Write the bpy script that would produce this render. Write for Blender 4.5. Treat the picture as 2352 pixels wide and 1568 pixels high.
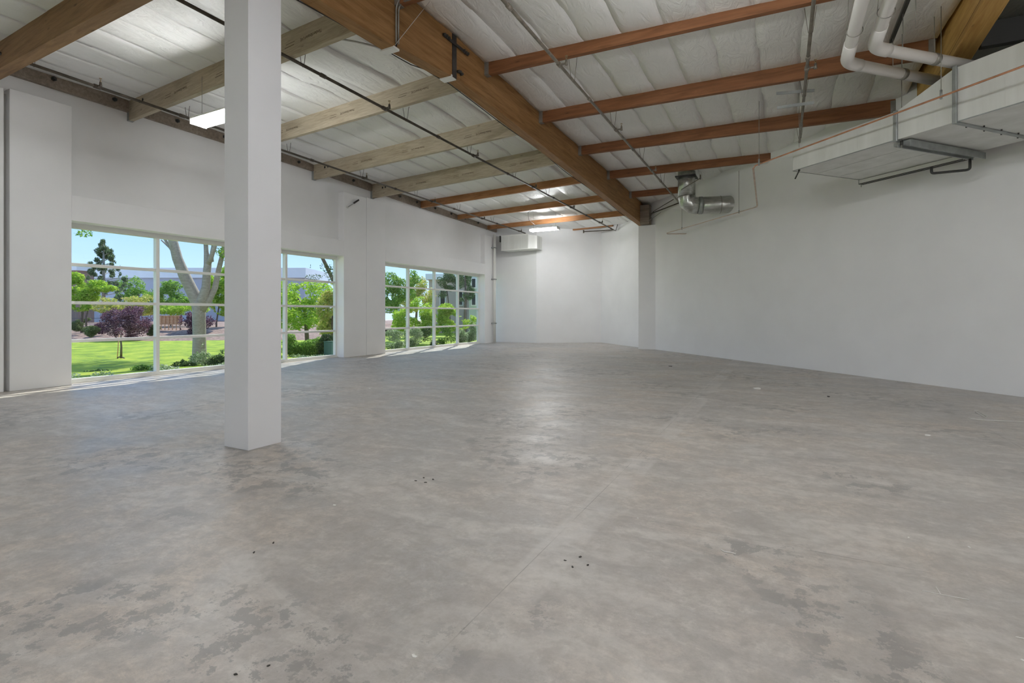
import bpy, bmesh, math, random
from mathutils import Vector, Matrix, noise
random.seed(7)
R = math.radians
C = bpy.context.scene.collection
for o in list(bpy.data.objects): bpy.data.objects.remove(o)
sc = bpy.context.scene

# ------------------------------------------------------------------ camera, world, sun, exposure
cam = bpy.data.cameras.new('camera'); camo = bpy.data.objects.new('camera', cam); C.objects.link(camo)
camo.location = (0, 0, 1.4); camo.rotation_euler = (R(90), 0, R(27.75))
cam.sensor_width = 36; cam.lens = 1178 / 2352 * 36; cam.shift_y = -64.5 / 2352
cam.clip_start = 0.05; cam.clip_end = 600
sc.camera = camo
vs = sc.view_settings
vs.view_transform = 'Standard'; vs.look = 'None'; vs.gamma = 1; vs.use_curve_mapping = False
vs.exposure = 0.38
cy = sc.cycles
cy.use_denoising = True
cy.max_bounces = 9; cy.diffuse_bounces = 5; cy.glossy_bounces = 3; cy.transmission_bounces = 4; cy.transparent_max_bounces = 16
cy.sample_clamp_indirect = 6; cy.blur_glossy = 0.5; cy.caustics_reflective = False; cy.caustics_refractive = False

world = bpy.data.worlds.new('sky'); sc.world = world; world.use_nodes = True
nt = world.node_tree; nt.nodes.clear(); N = nt.nodes; L = nt.links
wo = N.new('ShaderNodeOutputWorld'); bg = N.new('ShaderNodeBackground')
tc = N.new('ShaderNodeTexCoord'); sx = N.new('ShaderNodeSeparateXYZ'); L.new(tc.outputs['Generated'], sx.inputs[0])
gr = N.new('ShaderNodeValToRGB'); L.new(sx.outputs['Z'], gr.inputs[0])
e = gr.color_ramp.elements
e[0].position = 0.0; e[0].color = (0.58, 0.76, 0.95, 1); e[1].position = 0.55; e[1].color = (0.16, 0.36, 0.82, 1)
m_ = e.new(0.2); m_.color = (0.25, 0.49, 0.90, 1)
mp = N.new('ShaderNodeMapping'); mp.inputs['Scale'].default_value = (1, 1, 2.8); mp.inputs['Location'].default_value = (2.3, 0.7, 0.4); L.new(tc.outputs['Generated'], mp.inputs[0])
ns = N.new('ShaderNodeTexNoise'); ns.inputs['Scale'].default_value = 3.4; ns.inputs['Detail'].default_value = 7
ns.inputs['Roughness'].default_value = 0.55; L.new(mp.outputs[0], ns.inputs[0])
cr = N.new('ShaderNodeValToRGB'); cr.color_ramp.elements[0].position = 0.545; cr.color_ramp.elements[1].position = 0.63; L.new(ns.outputs[0], cr.inputs[0])
mx = N.new('ShaderNodeMixRGB'); L.new(cr.outputs[0], mx.inputs[0]); L.new(gr.outputs[0], mx.inputs[1]); mx.inputs[2].default_value = (0.95, 0.97, 1.0, 1)
L.new(mx.outputs[0], bg.inputs[0]); bg.inputs[1].default_value = 1.2; L.new(bg.outputs[0], wo.inputs[0])

sun = bpy.data.lights.new('sun', 'SUN'); suno = bpy.data.objects.new('sun', sun); C.objects.link(suno)
sun.energy = 5.0; sun.angle = R(0.6); sun.color = (1, 0.95, 0.86)
suno.rotation_euler = Vector((1.2, -2.7, -3.0)).to_track_quat('-Z', 'Y').to_euler(); suno.location = (-20, 15, 30)
LAMP_E = 620.0

# ------------------------------------------------------------------ materials
MATS = {}
def mat(name, col, rough=0.6, metal=0.0, spec=0.5):
    m = bpy.data.materials.new(name); m.use_nodes = True
    b = m.node_tree.nodes['Principled BSDF']
    b.inputs['Base Color'].default_value = (*col, 1); b.inputs['Roughness'].default_value = rough
    b.inputs['Metallic'].default_value = metal; b.inputs['Specular IOR Level'].default_value = spec
    MATS[name] = m
    return m
def nd(m, t, **k):
    n = m.node_tree.nodes.new(t)
    for a, v in k.items():
        if a in n.inputs: n.inputs[a].default_value = v
        else: setattr(n, a, v)
    return n
def lk(m, a, b): m.node_tree.links.new(a, b)
def coords(m, scale=(1, 1, 1), kind='Object'):
    t = nd(m, 'ShaderNodeTexCoord'); p = nd(m, 'ShaderNodeMapping'); p.inputs['Scale'].default_value = scale
    lk(m, t.outputs[kind], p.inputs[0]); return p.outputs[0]
def ramp(m, fac, stops):
    r = nd(m, 'ShaderNodeValToRGB'); lk(m, fac, r.inputs[0]); el = r.color_ramp.elements
    while len(el) < len(stops): el.new(0.5)
    for q, (p, c) in zip(el, stops):
        q.position = p; q.color = (*c, 1) if len(c) == 3 else c
    return r.outputs[0]
def noi(m, vec, scale, detail=4, rough=0.55, dist=0):
    n = nd(m, 'ShaderNodeTexNoise'); n.inputs['Scale'].default_value = scale; n.inputs['Detail'].default_value = detail
    n.inputs['Roughness'].default_value = rough; n.inputs['Distortion'].default_value = dist
    lk(m, vec, n.inputs['Vector']); return n.outputs['Fac']
def mixc(m, fac, a, b, mode='MIX'):
    x = nd(m, 'ShaderNodeMixRGB'); x.blend_type = mode
    if isinstance(fac, (int, float)): x.inputs[0].default_value = fac
    else: lk(m, fac, x.inputs[0])
    for i, v in ((1, a), (2, b)):
        if isinstance(v, tuple): x.inputs[i].default_value = (*v, 1)
        else: lk(m, v, x.inputs[i])
    return x.outputs[0]
def bump(m, h, strength, dist):
    b = nd(m, 'ShaderNodeBump'); b.inputs['Strength'].default_value = strength; b.inputs['Distance'].default_value = dist
    lk(m, h, b.inputs['Height']); lk(m, b.outputs[0], m.node_tree.nodes['Principled BSDF'].inputs['Normal'])
def base(m): return m.node_tree.nodes['Principled BSDF'].inputs['Base Color']

def paint(name, col, rough=0.55):
    m = mat(name, col, rough, spec=0.35)
    v = coords(m, (1, 1, 1), 'Object')
    n = noi(m, v, 0.9, 5)
    lk(m, ramp(m, n, [(0.3, tuple(c * 0.965 for c in col)), (0.7, tuple(min(1, c * 1.02) for c in col))]), base(m))
    bump(m, noi(m, v, 90, 3), 0.08, 0.002)
    return m
WALL = paint('wall_paint', (0.86, 0.86, 0.86))
COLP = paint('column_paint', (0.76, 0.765, 0.79), 0.45)

def wood(name, dark, light, knots=0.5, stain=(0.5, 0.4, 0.3), grain=1.0):
    m = mat(name, light, 0.62, spec=0.3)
    v = coords(m, (0.55, 7, 7)); g = noi(m, v, 2.2 * grain, 8, 0.65, 0.6)
    v2 = coords(m, (1.0, 2.2, 2.2)); b = noi(m, v2, 0.9, 3)
    c1 = ramp(m, g, [(0.30, dark), (0.62, light)])
    c2 = mixc(m, ramp(m, b, [(0.35, (0, 0, 0)), (0.65, (0.5, 0.5, 0.5))]), c1, stain, 'MULTIPLY')
    vo = nd(m, 'ShaderNodeTexVoronoi'); vo.inputs['Scale'].default_value = 1.7; lk(m, coords(m, (0.9, 3.0, 3.0)), vo.inputs['Vector'])
    k = ramp(m, vo.outputs['Distance'], [(0.03, (1, 1, 1)), (0.10, (0, 0, 0))])
    kk = nd(m, 'ShaderNodeMath', operation='MULTIPLY'); lk(m, k, kk.inputs[0]); kk.inputs[1].default_value = knots
    lk(m, mixc(m, kk.outputs[0], c2, tuple(c * 0.35 for c in dark)), base(m))
    bump(m, g, 0.15, 0.004)
    return m
GLULAM = wood('glulam_fir', (0.21, 0.105, 0.036), (0.38, 0.21, 0.085), 0.6, (0.80, 0.72, 0.62))
GLULAM2 = wood('glulam_honey', (0.48, 0.27, 0.075), (0.66, 0.42, 0.14), 0.5, (0.85, 0.78, 0.66))
FIR = wood('purlin_fir', (0.17, 0.072, 0.03), (0.30, 0.135, 0.06), 0.6, (0.8, 0.68, 0.6))
FIRO = wood('purlin_fir_orange', (0.28, 0.125, 0.05), (0.48, 0.245, 0.11), 0.7, (0.8, 0.7, 0.6))
BROWN = wood('beam_brown', (0.17, 0.09, 0.035), (0.30, 0.175, 0.08), 0.7, (0.75, 0.65, 0.55))
LVL = wood('laminated_strand', (0.34, 0.285, 0.205), (0.50, 0.435, 0.33), 0.55, (0.88, 0.83, 0.75), 2.2)
LEDG = wood('ledger_weathered', (0.20, 0.165, 0.13), (0.36, 0.30, 0.24), 0.5, (0.6, 0.55, 0.5))
INK = mat('stamp_ink', (0.07, 0.045, 0.02), 0.7)

def metal(name, col, rough, noise_amt=0.12, metalness=1.0):
    m = mat(name, col, rough, metalness)
    n = noi(m, coords(m), 6, 5)
    lk(m, ramp(m, n, [(0.3, tuple(c * (1 - noise_amt) for c in col)), (0.7, tuple(min(1, c * (1 + noise_amt)) for c in col))]), base(m))
    return m
PIPE = metal('sprinkler_pipe_steel', (0.085, 0.07, 0.055), 0.55, 0.4, 0.5)
PIPEG = metal('sprinkler_pipe_grey', (0.26, 0.23, 0.19), 0.5, 0.3, 0.5)
BRASS = metal('sprinkler_brass', (0.42, 0.33, 0.2), 0.4)
STEEL = metal('black_steel', (0.075, 0.07, 0.068), 0.5, 0.3, 0.6)
GALV = metal('galvanised_strut', (0.36, 0.38, 0.37), 0.5, 0.15, 0.7)
GREYM = metal('hanger_grey', (0.30, 0.29, 0.26), 0.5, 0.2, 0.5)
COPPER = metal('copper', (0.70, 0.36, 0.22), 0.38, 0.2, 0.85)
COPPERP = metal('copper_dusty', (0.62, 0.50, 0.42), 0.5, 0.15, 0.5)
WHITEM = mat('white_enamel', (0.8, 0.8, 0.78), 0.4)
INSP = paint('pipe_jacket', (0.78, 0.76, 0.73), 0.4)
BLACKP = mat('black_pipe', (0.03, 0.03, 0.027), 0.45)
CABLE = mat('cable_black', (0.035, 0.03, 0.026), 0.6)
CONDG = mat('conduit_grey', (0.52, 0.51, 0.49), 0.5)
WSTRIP = mat('frame_white', (0.80, 0.80, 0.76), 0.45)
HOLE = mat('dark_gap', (0.02, 0.02, 0.018), 0.9)

m = mat('duct_sheet', (0.60, 0.61, 0.58), 0.5, 0.15)
n1 = noi(m, coords(m, (3, 3, 0.3)), 1.3, 3)
lk(m, ramp(m, n1, [(0.3, (0.66, 0.67, 0.63)), (0.7, (0.78, 0.79, 0.76))]), base(m)); DUCT = m
m = mat('duct_spiral', (0.52, 0.53, 0.49), 0.3, 0.85)
w = nd(m, 'ShaderNodeTexWave'); w.wave_type = 'BANDS'; w.bands_direction = 'X'; w.inputs['Scale'].default_value = 2.2; w.inputs['Distortion'].default_value = 0.3
lk(m, coords(m), w.inputs['Vector'])
lk(m, ramp(m, noi(m, coords(m, (1, 6, 6)), 4, 4), [(0.3, (0.36, 0.37, 0.34)), (0.7, (0.62, 0.63, 0.60))]), base(m))
bump(m, w.outputs['Fac'], 0.25, 0.01); SPIRAL = m

# white foil-faced insulation, creased
def insul(name, col, wr):
    m = mat(name, col, 0.42, spec=0.4)
    v = coords(m, (1, 1, 1), 'Object')
    a = noi(m, coords(m, (3.2, 1.1, 1)), 1.6, 3, 0.6, 1.6)
    b = noi(m, coords(m, (1.2, 1.0, 1)), 0.7, 4)
    r = nd(m, 'ShaderNodeTexNoise'); r.noise_type = 'RIDGED_MULTIFRACTAL'; r.inputs['Scale'].default_value = 2.6; r.inputs['Detail'].default_value = 3
    lk(m, coords(m, (2.4, 0.8, 1)), r.inputs['Vector'])
    ad = nd(m, 'ShaderNodeMath', operation='MULTIPLY_ADD'); lk(m, r.outputs['Fac'], ad.inputs[0]); ad.inputs[1].default_value = 0.14; lk(m, a, ad.inputs[2])
    lk(m, ramp(m, b, [(0.3, tuple(c * 0.93 for c in col)), (0.7, col)]), base(m))
    bump(m, ad.outputs[0], wr, 0.05)
    return m
INSL = insul('insulation_white', (0.88, 0.88, 0.86), 0.28)
INSW = insul('insulation_wrinkled', (0.88, 0.875, 0.85), 0.62)
INS_SHADE = insul('insulation_shade_tone', (0.30, 0.32, 0.30), 0.4)  # darker copy of the insulation; the third bay's shade is in its colour

# concrete floor
m = mat('concrete_floor', (0.42, 0.4, 0.37), 0.4, spec=0.75)
v = coords(m, (1, 1, 1))
big = noi(m, v, 0.34, 6, 0.6, 0.8); mid = noi(m, v, 1.5, 9, 0.68, 0.4); fine = noi(m, v, 9, 8, 0.7); st = noi(m, coords(m, (0.9, 2.6, 1)), 0.8, 7, 0.62, 1.0)
c = ramp(m, big, [(0.40, (0.46, 0.445, 0.43)), (0.50, (0.54, 0.49, 0.445)), (0.60, (0.60, 0.525, 0.455))])
c = mixc(m, ramp(m, mid, [(0.40, (0.75, 0.75, 0.75)), (0.55, (0, 0, 0))]), c, (0.45, 0.43, 0.41))
m2 = noi(m, v, 22, 9, 0.82); m3 = noi(m, coords(m, (1, 1.5, 1)), 3.4, 10, 0.8, 0.5)
c = mixc(m, ramp(m, m3, [(0.44, (0.55, 0.55, 0.55)), (0.52, (0, 0, 0))]), c, (0.41, 0.38, 0.355))
c = mixc(m, ramp(m, m3, [(0.53, (0, 0, 0)), (0.60, (0.5, 0.5, 0.5))]), c, (0.66, 0.62, 0.57))
c = mixc(m, ramp(m, m2, [(0.42, (0.4, 0.4, 0.4)), (0.52, (0, 0, 0))]), c, (0.34, 0.31, 0.285))
c = mixc(m, ramp(m, st, [(0.50, (0, 0, 0)), (0.62, (0.65, 0.65, 0.65))]), c, (0.62, 0.585, 0.545))
# flaked dark blotches
fl = noi(m, v, 5.5, 9, 0.75); zone = noi(m, v, 0.55, 2)
fm = ramp(m, fl, [(0.52, (0, 0, 0)), (0.54, (1, 1, 1))]); zm = ramp(m, zone, [(0.50, (0, 0, 0)), (0.58, (0.6, 0.6, 0.6))])
c = mixc(m, mixc(m, 1.0, fm, zm, 'MULTIPLY'), c, (0.20, 0.195, 0.19))
c = mixc(m, ramp(m, fine, [(0.38, (0.5, 0.5, 0.5)), (0.55, (0, 0, 0))]), c, (0.35, 0.32, 0.29))
# saw-cut control joints, with pale filler patches along one of them
sep = nd(m, 'ShaderNodeSeparateXYZ'); lk(m, v, sep.inputs[0])
def line(axis, pos, half, wob=0.0):
    s = sep.outputs[axis]
    a = nd(m, 'ShaderNodeMath', operation='SUBTRACT'); lk(m, s, a.inputs[0]); a.inputs[1].default_value = pos
    b = nd(m, 'ShaderNodeMath', operation='ABSOLUTE'); lk(m, a.outputs[0], b.inputs[0])
    d = nd(m, 'ShaderNodeMath', operation='LESS_THAN'); lk(m, b.outputs[0], d.inputs[0]); d.inputs[1].default_value = half
    return d.outputs[0]
def band(axis, pos, half, soft=0.03):
    s = sep.outputs[axis]
    a = nd(m, 'ShaderNodeMath', operation='SUBTRACT'); lk(m, s, a.inputs[0]); a.inputs[1].default_value = pos
    b = nd(m, 'ShaderNodeMath', operation='ABSOLUTE'); lk(m, a.outputs[0], b.inputs[0])
    q = nd(m, 'ShaderNodeMapRange'); lk(m, b.outputs[0], q.inputs[0]); q.inputs[1].default_value = half; q.inputs[2].default_value = half + soft; q.inputs[3].default_value = 1; q.inputs[4].default_value = 0
    return q.outputs[0]
pat = ramp(m, noi(m, v, 0.8, 6, 0.7), [(0.44, (0, 0, 0)), (0.56, (0.42, 0.42, 0.42))])
c = mixc(m, mixc(m, 1.0, pat, band(0, -1.18, 0.11), 'MULTIPLY'), c, (0.66, 0.63, 0.60))
for ax, pos, hw, st_ in ((0, -1.25, 0.003, 0.42), (1, 3.50, 0.003, 0.55), (0, 2.21, 0.003, 0.5), (1, 10.6, 0.003, 0.4), (0, -8.7, 0.003, 0.4)):
    k = nd(m, 'ShaderNodeMath', operation='MULTIPLY'); lk(m, line(ax, pos, hw), k.inputs[0]); lk(m, ramp(m, noi(m, v, 1.7, 3), [(0.42, (0.02, 0.02, 0.02)), (0.58, (st_, st_, st_))]), k.inputs[1])
    c = mixc(m, k.outputs[0], c, (0.10, 0.09, 0.08))
lk(m, c, base(m))
lk(m, ramp(m, mid, [(0.38, (0.38, 0.38, 0.38)), (0.62, (0.52, 0.52, 0.52))]), m.node_tree.nodes['Principled BSDF'].inputs['Roughness'])
bump(m, noi(m, v, 3.2, 7, 0.6), 0.35, 0.02); CONC = m

m = bpy.data.materials.new('window_glass'); m.use_nodes = True; t = m.node_tree; t.nodes.clear()
o = t.nodes.new('ShaderNodeOutputMaterial'); a = t.nodes.new('ShaderNodeBsdfTransparent'); b = t.nodes.new('ShaderNodeBsdfGlossy'); x = t.nodes.new('ShaderNodeMixShader'); lw = t.nodes.new('ShaderNodeLayerWeight'); pw = t.nodes.new('ShaderNodeMath'); pw.operation = 'POWER'; pw.inputs[1].default_value = 5; f = t.nodes.new('ShaderNodeMath'); f.operation = 'MULTIPLY_ADD'; f.inputs[1].default_value = 0.4; f.inputs[2].default_value = 0.025
a.inputs[0].default_value = (0.95, 0.97, 0.96, 1); b.inputs[1].default_value = 0.02; t.links.new(lw.outputs['Facing'], pw.inputs[0]); t.links.new(pw.outputs[0], f.inputs[0])
t.links.new(f.outputs[0], x.inputs[0]); t.links.new(a.outputs[0], x.inputs[1]); t.links.new(b.outputs[0], x.inputs[2]); t.links.new(x.outputs[0], o.inputs[0]); GLASS = m

m = bpy.data.materials.new('lamp_lens'); m.use_nodes = True; t = m.node_tree; t.nodes.clear()
o = t.nodes.new('ShaderNodeOutputMaterial'); a = t.nodes.new('ShaderNodeEmission'); a.inputs[0].default_value = (0.97, 0.985, 1.0, 1); a.inputs[1].default_value = LAMP_E
t.links.new(a.outputs[0], o.inputs[0]); LENS = m
LENSW = m.copy(); LENSW.name = 'lamp_lens_weak'
LENSW.node_tree.nodes['Emission'].inputs[1].default_value = LAMP_E * 0.20

def leafmat(name, c1, c2, c3, trans=0.5):
    m = bpy.data.materials.new(name); m.use_nodes = True; t = m.node_tree
    b = t.nodes['Principled BSDF']; b.inputs['Roughness'].default_value = 0.55; b.inputs['Specular IOR Level'].default_value = 0.3
    g = nd(m, 'ShaderNodeNewGeometry'); r = ramp(m, g.outputs['Random Per Island'], [(0.0, c1), (0.55, c2), (1.0, c3)])
    lk(m, r, b.inputs['Base Color'])
    tr = nd(m, 'ShaderNodeBsdfTranslucent'); lk(m, r, tr.inputs[0]); mx = nd(m, 'ShaderNodeMixShader'); mx.inputs[0].default_value = trans
    lk(m, b.outputs[0], mx.inputs[1]); lk(m, tr.outputs[0], mx.inputs[2]); lk(m, mx.outputs[0], t.nodes['Material Output'].inputs[0])
    return m
LF_LIME = leafmat('leaf_lime', (0.22, 0.42, 0.03), (0.42, 0.62, 0.06), (0.62, 0.72, 0.14))
LF_GREEN = leafmat('leaf_green', (0.09, 0.22, 0.03), (0.22, 0.42, 0.06), (0.42, 0.58, 0.12))
LF_DARK = leafmat('leaf_dark', (0.035, 0.08, 0.02), (0.07, 0.14, 0.04), (0.16, 0.26, 0.08), 0.3)
LF_PINE = leafmat('needle_pine', (0.06, 0.11, 0.045), (0.15, 0.22, 0.10), (0.34, 0.42, 0.24), 0.4)
LF_PURP = leafmat('leaf_purple', (0.045, 0.012, 0.03), (0.15, 0.05, 0.09), (0.40, 0.22, 0.30), 0.35)
LF_YELL = leafmat('leaf_yellow', (0.28, 0.38, 0.06), (0.58, 0.62, 0.14), (0.75, 0.60, 0.25))
LF_OLIVE = leafmat('leaf_olive', (0.05, 0.08, 0.02), (0.13, 0.18, 0.05), (0.30, 0.36, 0.14), 0.3)
LF_SILV = leafmat('leaf_silver', (0.12, 0.20, 0.08), (0.32, 0.44, 0.22), (0.6, 0.66, 0.48), 0.4)
BARK = wood('bark_pale', (0.24, 0.215, 0.19), (0.40, 0.365, 0.33), 0.3, (0.8, 0.78, 0.75), 2)
BARKD = wood('bark_dark', (0.10, 0.075, 0.06), (0.2, 0.16, 0.13), 0.3)
m = mat('lawn_grass', (0.25, 0.5, 0.03), 0.8)
c = ramp(m, noi(m, coords(m, (1, 1, 1)), 1.2, 7, 0.7), [(0.38, (0.22, 0.38, 0.015)), (0.5, (0.42, 0.60, 0.02)), (0.62, (0.62, 0.72, 0.05))])
lk(m, c, base(m)); bump(m, noi(m, coords(m), 9, 6, 0.8), 1.0, 0.12); GRASS = m
m = mat('bark_mulch', (0.3, 0.2, 0.14), 0.9)
lk(m, ramp(m, noi(m, coords(m), 5, 8, 0.8), [(0.38, (0.08, 0.045, 0.035)), (0.5, (0.24, 0.15, 0.115)), (0.62, (0.40, 0.28, 0.23))]), base(m)); MULCH = m
PAVE = paint('pavement', (0.62, 0.61, 0.60), 0.8)
GREYB = paint('facade_grey', (0.50, 0.50, 0.54), 0.8)
WHITEB = paint('parapet_white', (0.85, 0.84, 0.82), 0.8)
PINKB = paint('facade_tan', (0.55, 0.45, 0.38), 0.8)
BRWNB = paint('facade_brown', (0.32, 0.22, 0.17), 0.8)
GRNB = paint('facade_pale_green', (0.50, 0.55, 0.48), 0.8)
DGLASS = mat('dark_glass', (0.03, 0.035, 0.04), 0.15)
CARW = mat('car_paint_white', (0.8, 0.8, 0.82), 0.25); TYRE = mat('tyre_rubber', (0.02, 0.02, 0.02), 0.8)
UBOX = paint('utility_green', (0.045, 0.12, 0.085), 0.6)
FENW = wood('fence_timber', (0.55, 0.26, 0.12), (0.85, 0.50, 0.28), 0.4, (0.95, 0.9, 0.85))
IRON = mat('fence_iron', (0.10, 0.10, 0.10), 0.6)
GLAZED = mat('wall_reveal_white', (0.84, 0.84, 0.81), 0.5)

# ------------------------------------------------------------------ mesh helpers
def link(name, me, m, parent=None):
    o = bpy.data.objects.new(name, me); C.objects.link(o)
    if m: me.materials.append(m) if not isinstance(m, list) else [me.materials.append(q) for q in m]
    if parent: o.parent = parent
    return o
class MB:
    def __init__(s): s.v = []; s.f = []; s.sm = []
    def add(s, vs, fs, smooth=False):
        b = len(s.v); s.v += [tuple(q) for q in vs]; s.f += [tuple(b + i for i in f) for f in fs]; s.sm += [smooth] * len(fs); return s
    def box(s, x0, x1, y0, y1, z0, z1):
        return s.add([(x0, y0, z0), (x1, y0, z0), (x1, y1, z0), (x0, y1, z0), (x0, y0, z1), (x1, y0, z1), (x1, y1, z1), (x0, y1, z1)],
                     [(0, 3, 2, 1), (4, 5, 6, 7), (0, 1, 5, 4), (1, 2, 6, 5), (2, 3, 7, 6), (3, 0, 4, 7)])
    def prism(s, poly, z0, z1):
        n = len(poly); z0 = z0 if isinstance(z0, (list, tuple)) else [z0] * n; z1 = z1 if isinstance(z1, (list, tuple)) else [z1] * n
        a = sum(poly[i][0] * poly[(i + 1) % n][1] - poly[(i + 1) % n][0] * poly[i][1] for i in range(n))
        if a < 0: poly = poly[::-1]; z0 = z0[::-1]; z1 = z1[::-1]
        vs = [(p[0], p[1], z) for p, z in zip(poly, z0)] + [(p[0], p[1], z) for p, z in zip(poly, z1)]
        return s.add(vs, [tuple(range(n))[::-1], tuple(range(n, 2 * n))] + [(i, (i + 1) % n, n + (i + 1) % n, n + i) for i in range(n)])
    def tube(s, pts, r, n=10, cap=True):
        pts = [Vector(p) for p in pts]; rs = list(r) if isinstance(r, (list, tuple)) else [r] * len(pts)
        keep = [i for i in range(len(pts)) if i == 0 or (pts[i] - pts[i - 1]).length > 1e-5]
        pts = [pts[i] for i in keep]; rs = [rs[i] for i in keep]
        vs = []; up = None
        for i, p in enumerate(pts):
            a = (pts[i] - pts[i - 1]).normalized() if i > 0 else None; b = (pts[i + 1] - pts[i]).normalized() if i < len(pts) - 1 else None
            t = (a + b).normalized() if a and b and (a + b).length > 1e-4 else (a or b)
            if up is None:
                up = Vector((0, 0, 1)) if abs(t.z) < 0.9 else Vector((1, 0, 0))
            u = (up - t * up.dot(t)).normalized(); w = t.cross(u); up = u
            mit = 1.0
            if a and b: mit = 1 / max(0.5, math.cos(a.angle(b) / 2)) if a.angle(b) > 0.3 else 1
            for k in range(n):
                an = 2 * math.pi * k / n; vs.append(p + (u * math.cos(an) + w * math.sin(an)) * rs[i])
        fs = [(i * n + k, i * n + (k + 1) % n, (i + 1) * n + (k + 1) % n, (i + 1) * n + k) for i in range(len(pts) - 1) for k in range(n)]
        s.add(vs, fs, True)
        if cap:
            b0 = len(s.v) - len(vs)
            s.f += [tuple(b0 + k for k in range(n))[::-1], tuple(b0 + (len(pts) - 1) * n + k for k in range(n))]; s.sm += [False, False]
        return s
    def build(s, name, m, parent=None, loc=None, bevel=0):
        me = bpy.data.meshes.new(name)
        vs = s.v
        if loc is not None: vs = [(a - loc[0], b - loc[1], c - loc[2]) for a, b, c in vs]
        me.from_pydata(vs, [], s.f); me.polygons.foreach_set('use_smooth', s.sm); me.update()
        o = link(name, me, m, parent)
        if loc is not None: o.location = loc
        if bevel:
            md = o.modifiers.new('bevel', 'BEVEL'); md.width = bevel; md.segments = 2; md.limit_method = 'ANGLE'
        return o
def tag(o, label=None, cat=None, group=None, kind=None):
    if label: o['label'] = label
    if cat: o['category'] = cat
    if group: o['group'] = group
    if kind: o['kind'] = kind
    return o
def empty(name, loc, label, cat, group=None, rz=0):
    o = bpy.data.objects.new(name, None); C.objects.link(o); o.location = loc; o.rotation_euler = (0, 0, rz); o.empty_display_size = 0.2
    return tag(o, label, cat, group)
def sub(o, loc):  # world coordinates of a part whose parent is an unrotated empty
    return o
def struct(o): o['kind'] = 'structure'; return o
def arc(c, a, b, n=8):
    """rounded corner at c between directions to a and b"""
    c = Vector(c); a = Vector(a); b = Vector(b); out = []
    for i in range(n + 1):
        t = i / n; out.append(a * (1 - t) ** 2 + c * 2 * t * (1 - t) + b * t * t)
    return out
def copy_tree(o, parent=None):
    c = o.copy(); C.objects.link(c)
    if parent: c.parent = parent
    for ch in [q for q in bpy.data.objects if q.parent == o and q != c]: copy_tree(ch, c)
    return c

# ------------------------------------------------------------------ geometry of the room
XP, XR, XF = -12.27, -12.50, -12.62       # pilaster face, upper wall face, window plane
NX, NY, NK = 0.7366, 0.6763, 10.46        # long angled wall: NX x + NY y = NK
TX, TY = NY, -NX                          # its direction (towards the right of the view)
def wall_x(y): return (NK - NY * y) / NX
ZT = 6.6
YB = -13.0; XE = 13.5

struct(MB().box(-12.74, XE + 0.3, YB - 0.3, 27, -0.3, 0.0).build('floor', CONC))

# left window wall: spandrel above windows, header bands, pilasters, ledge
wl = MB()
wl.box(-12.73, XR, YB, 24.5, 3.22, ZT)
wl.box(-12.73, XR, YB, -8.0, 0, 3.3)
WL = struct(wl.build('wall_left', WALL))
bays = [(-8.0, -4.9), (-4.05, 2.90), (4.86, 11.89), (13.81, 20.60)]
for i, (a, b) in enumerate(bays):
    q = MB().box(XR - 0.14, XP, a, b, 3.215, 3.71); q.build('header_band', WALL, WL, bevel=0.006)
piers = [(-4.9, -4.05, 5.40), (2.90, 3.872, 5.41), (3.948, 4.86, 5.44), (11.89, 12.888, 5.25), (12.90, 13.81, 5.27), (20.60, 21.62, 5.07)]
for a, b, h in piers:
    MB().box(-12.73, XP, a, b, 0, h).build('pilaster', WALL, WL, bevel=0.008)
MB().box(-12.72, -12.42, 3.872, 3.948, 0, 5.36).build('joint_filler', CONDG, WL)
# far walls
struct(MB().box(-12.95, -10.29, 22.05, 22.3, 0, ZT).build('wall_far', WALL))
FA, FB = (-10.29, 22.05), (-7.68, 23.85)
struct(MB().prism([FA, FB, (-7.75, 24.2), (-10.29, 22.3)], 0, ZT).build('wall_far_angled', WALL))
p0 = Vector((wall_x(23.86), 23.86)); p1 = Vector((XE, (NK - NX * XE) / NY))
struct(MB().prism([tuple(p0), tuple(p1), (p1.x + NX * 0.25, p1.y + NY * 0.25), (p0.x + NX * 0.25, p0.y + NY * 0.25)], 0, ZT).build('wall_right', WALL))
struct(MB().box(XE, XE + 0.25, YB, 2, 0, ZT).build('wall_east', WALL))
struct(MB().box(-12.95, XE + 0.25, YB - 0.25, YB, 0, ZT).build('wall_rear', WALL))
# pilaster carrying the main beam
struct(MB().prism([(-5.00, 20.19), (-4.31, 20.19), (-4.31, 20.25), (-5.00, 21.05)], 0, 4.845).build('trim_1', WALL, bevel=0.006))

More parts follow.
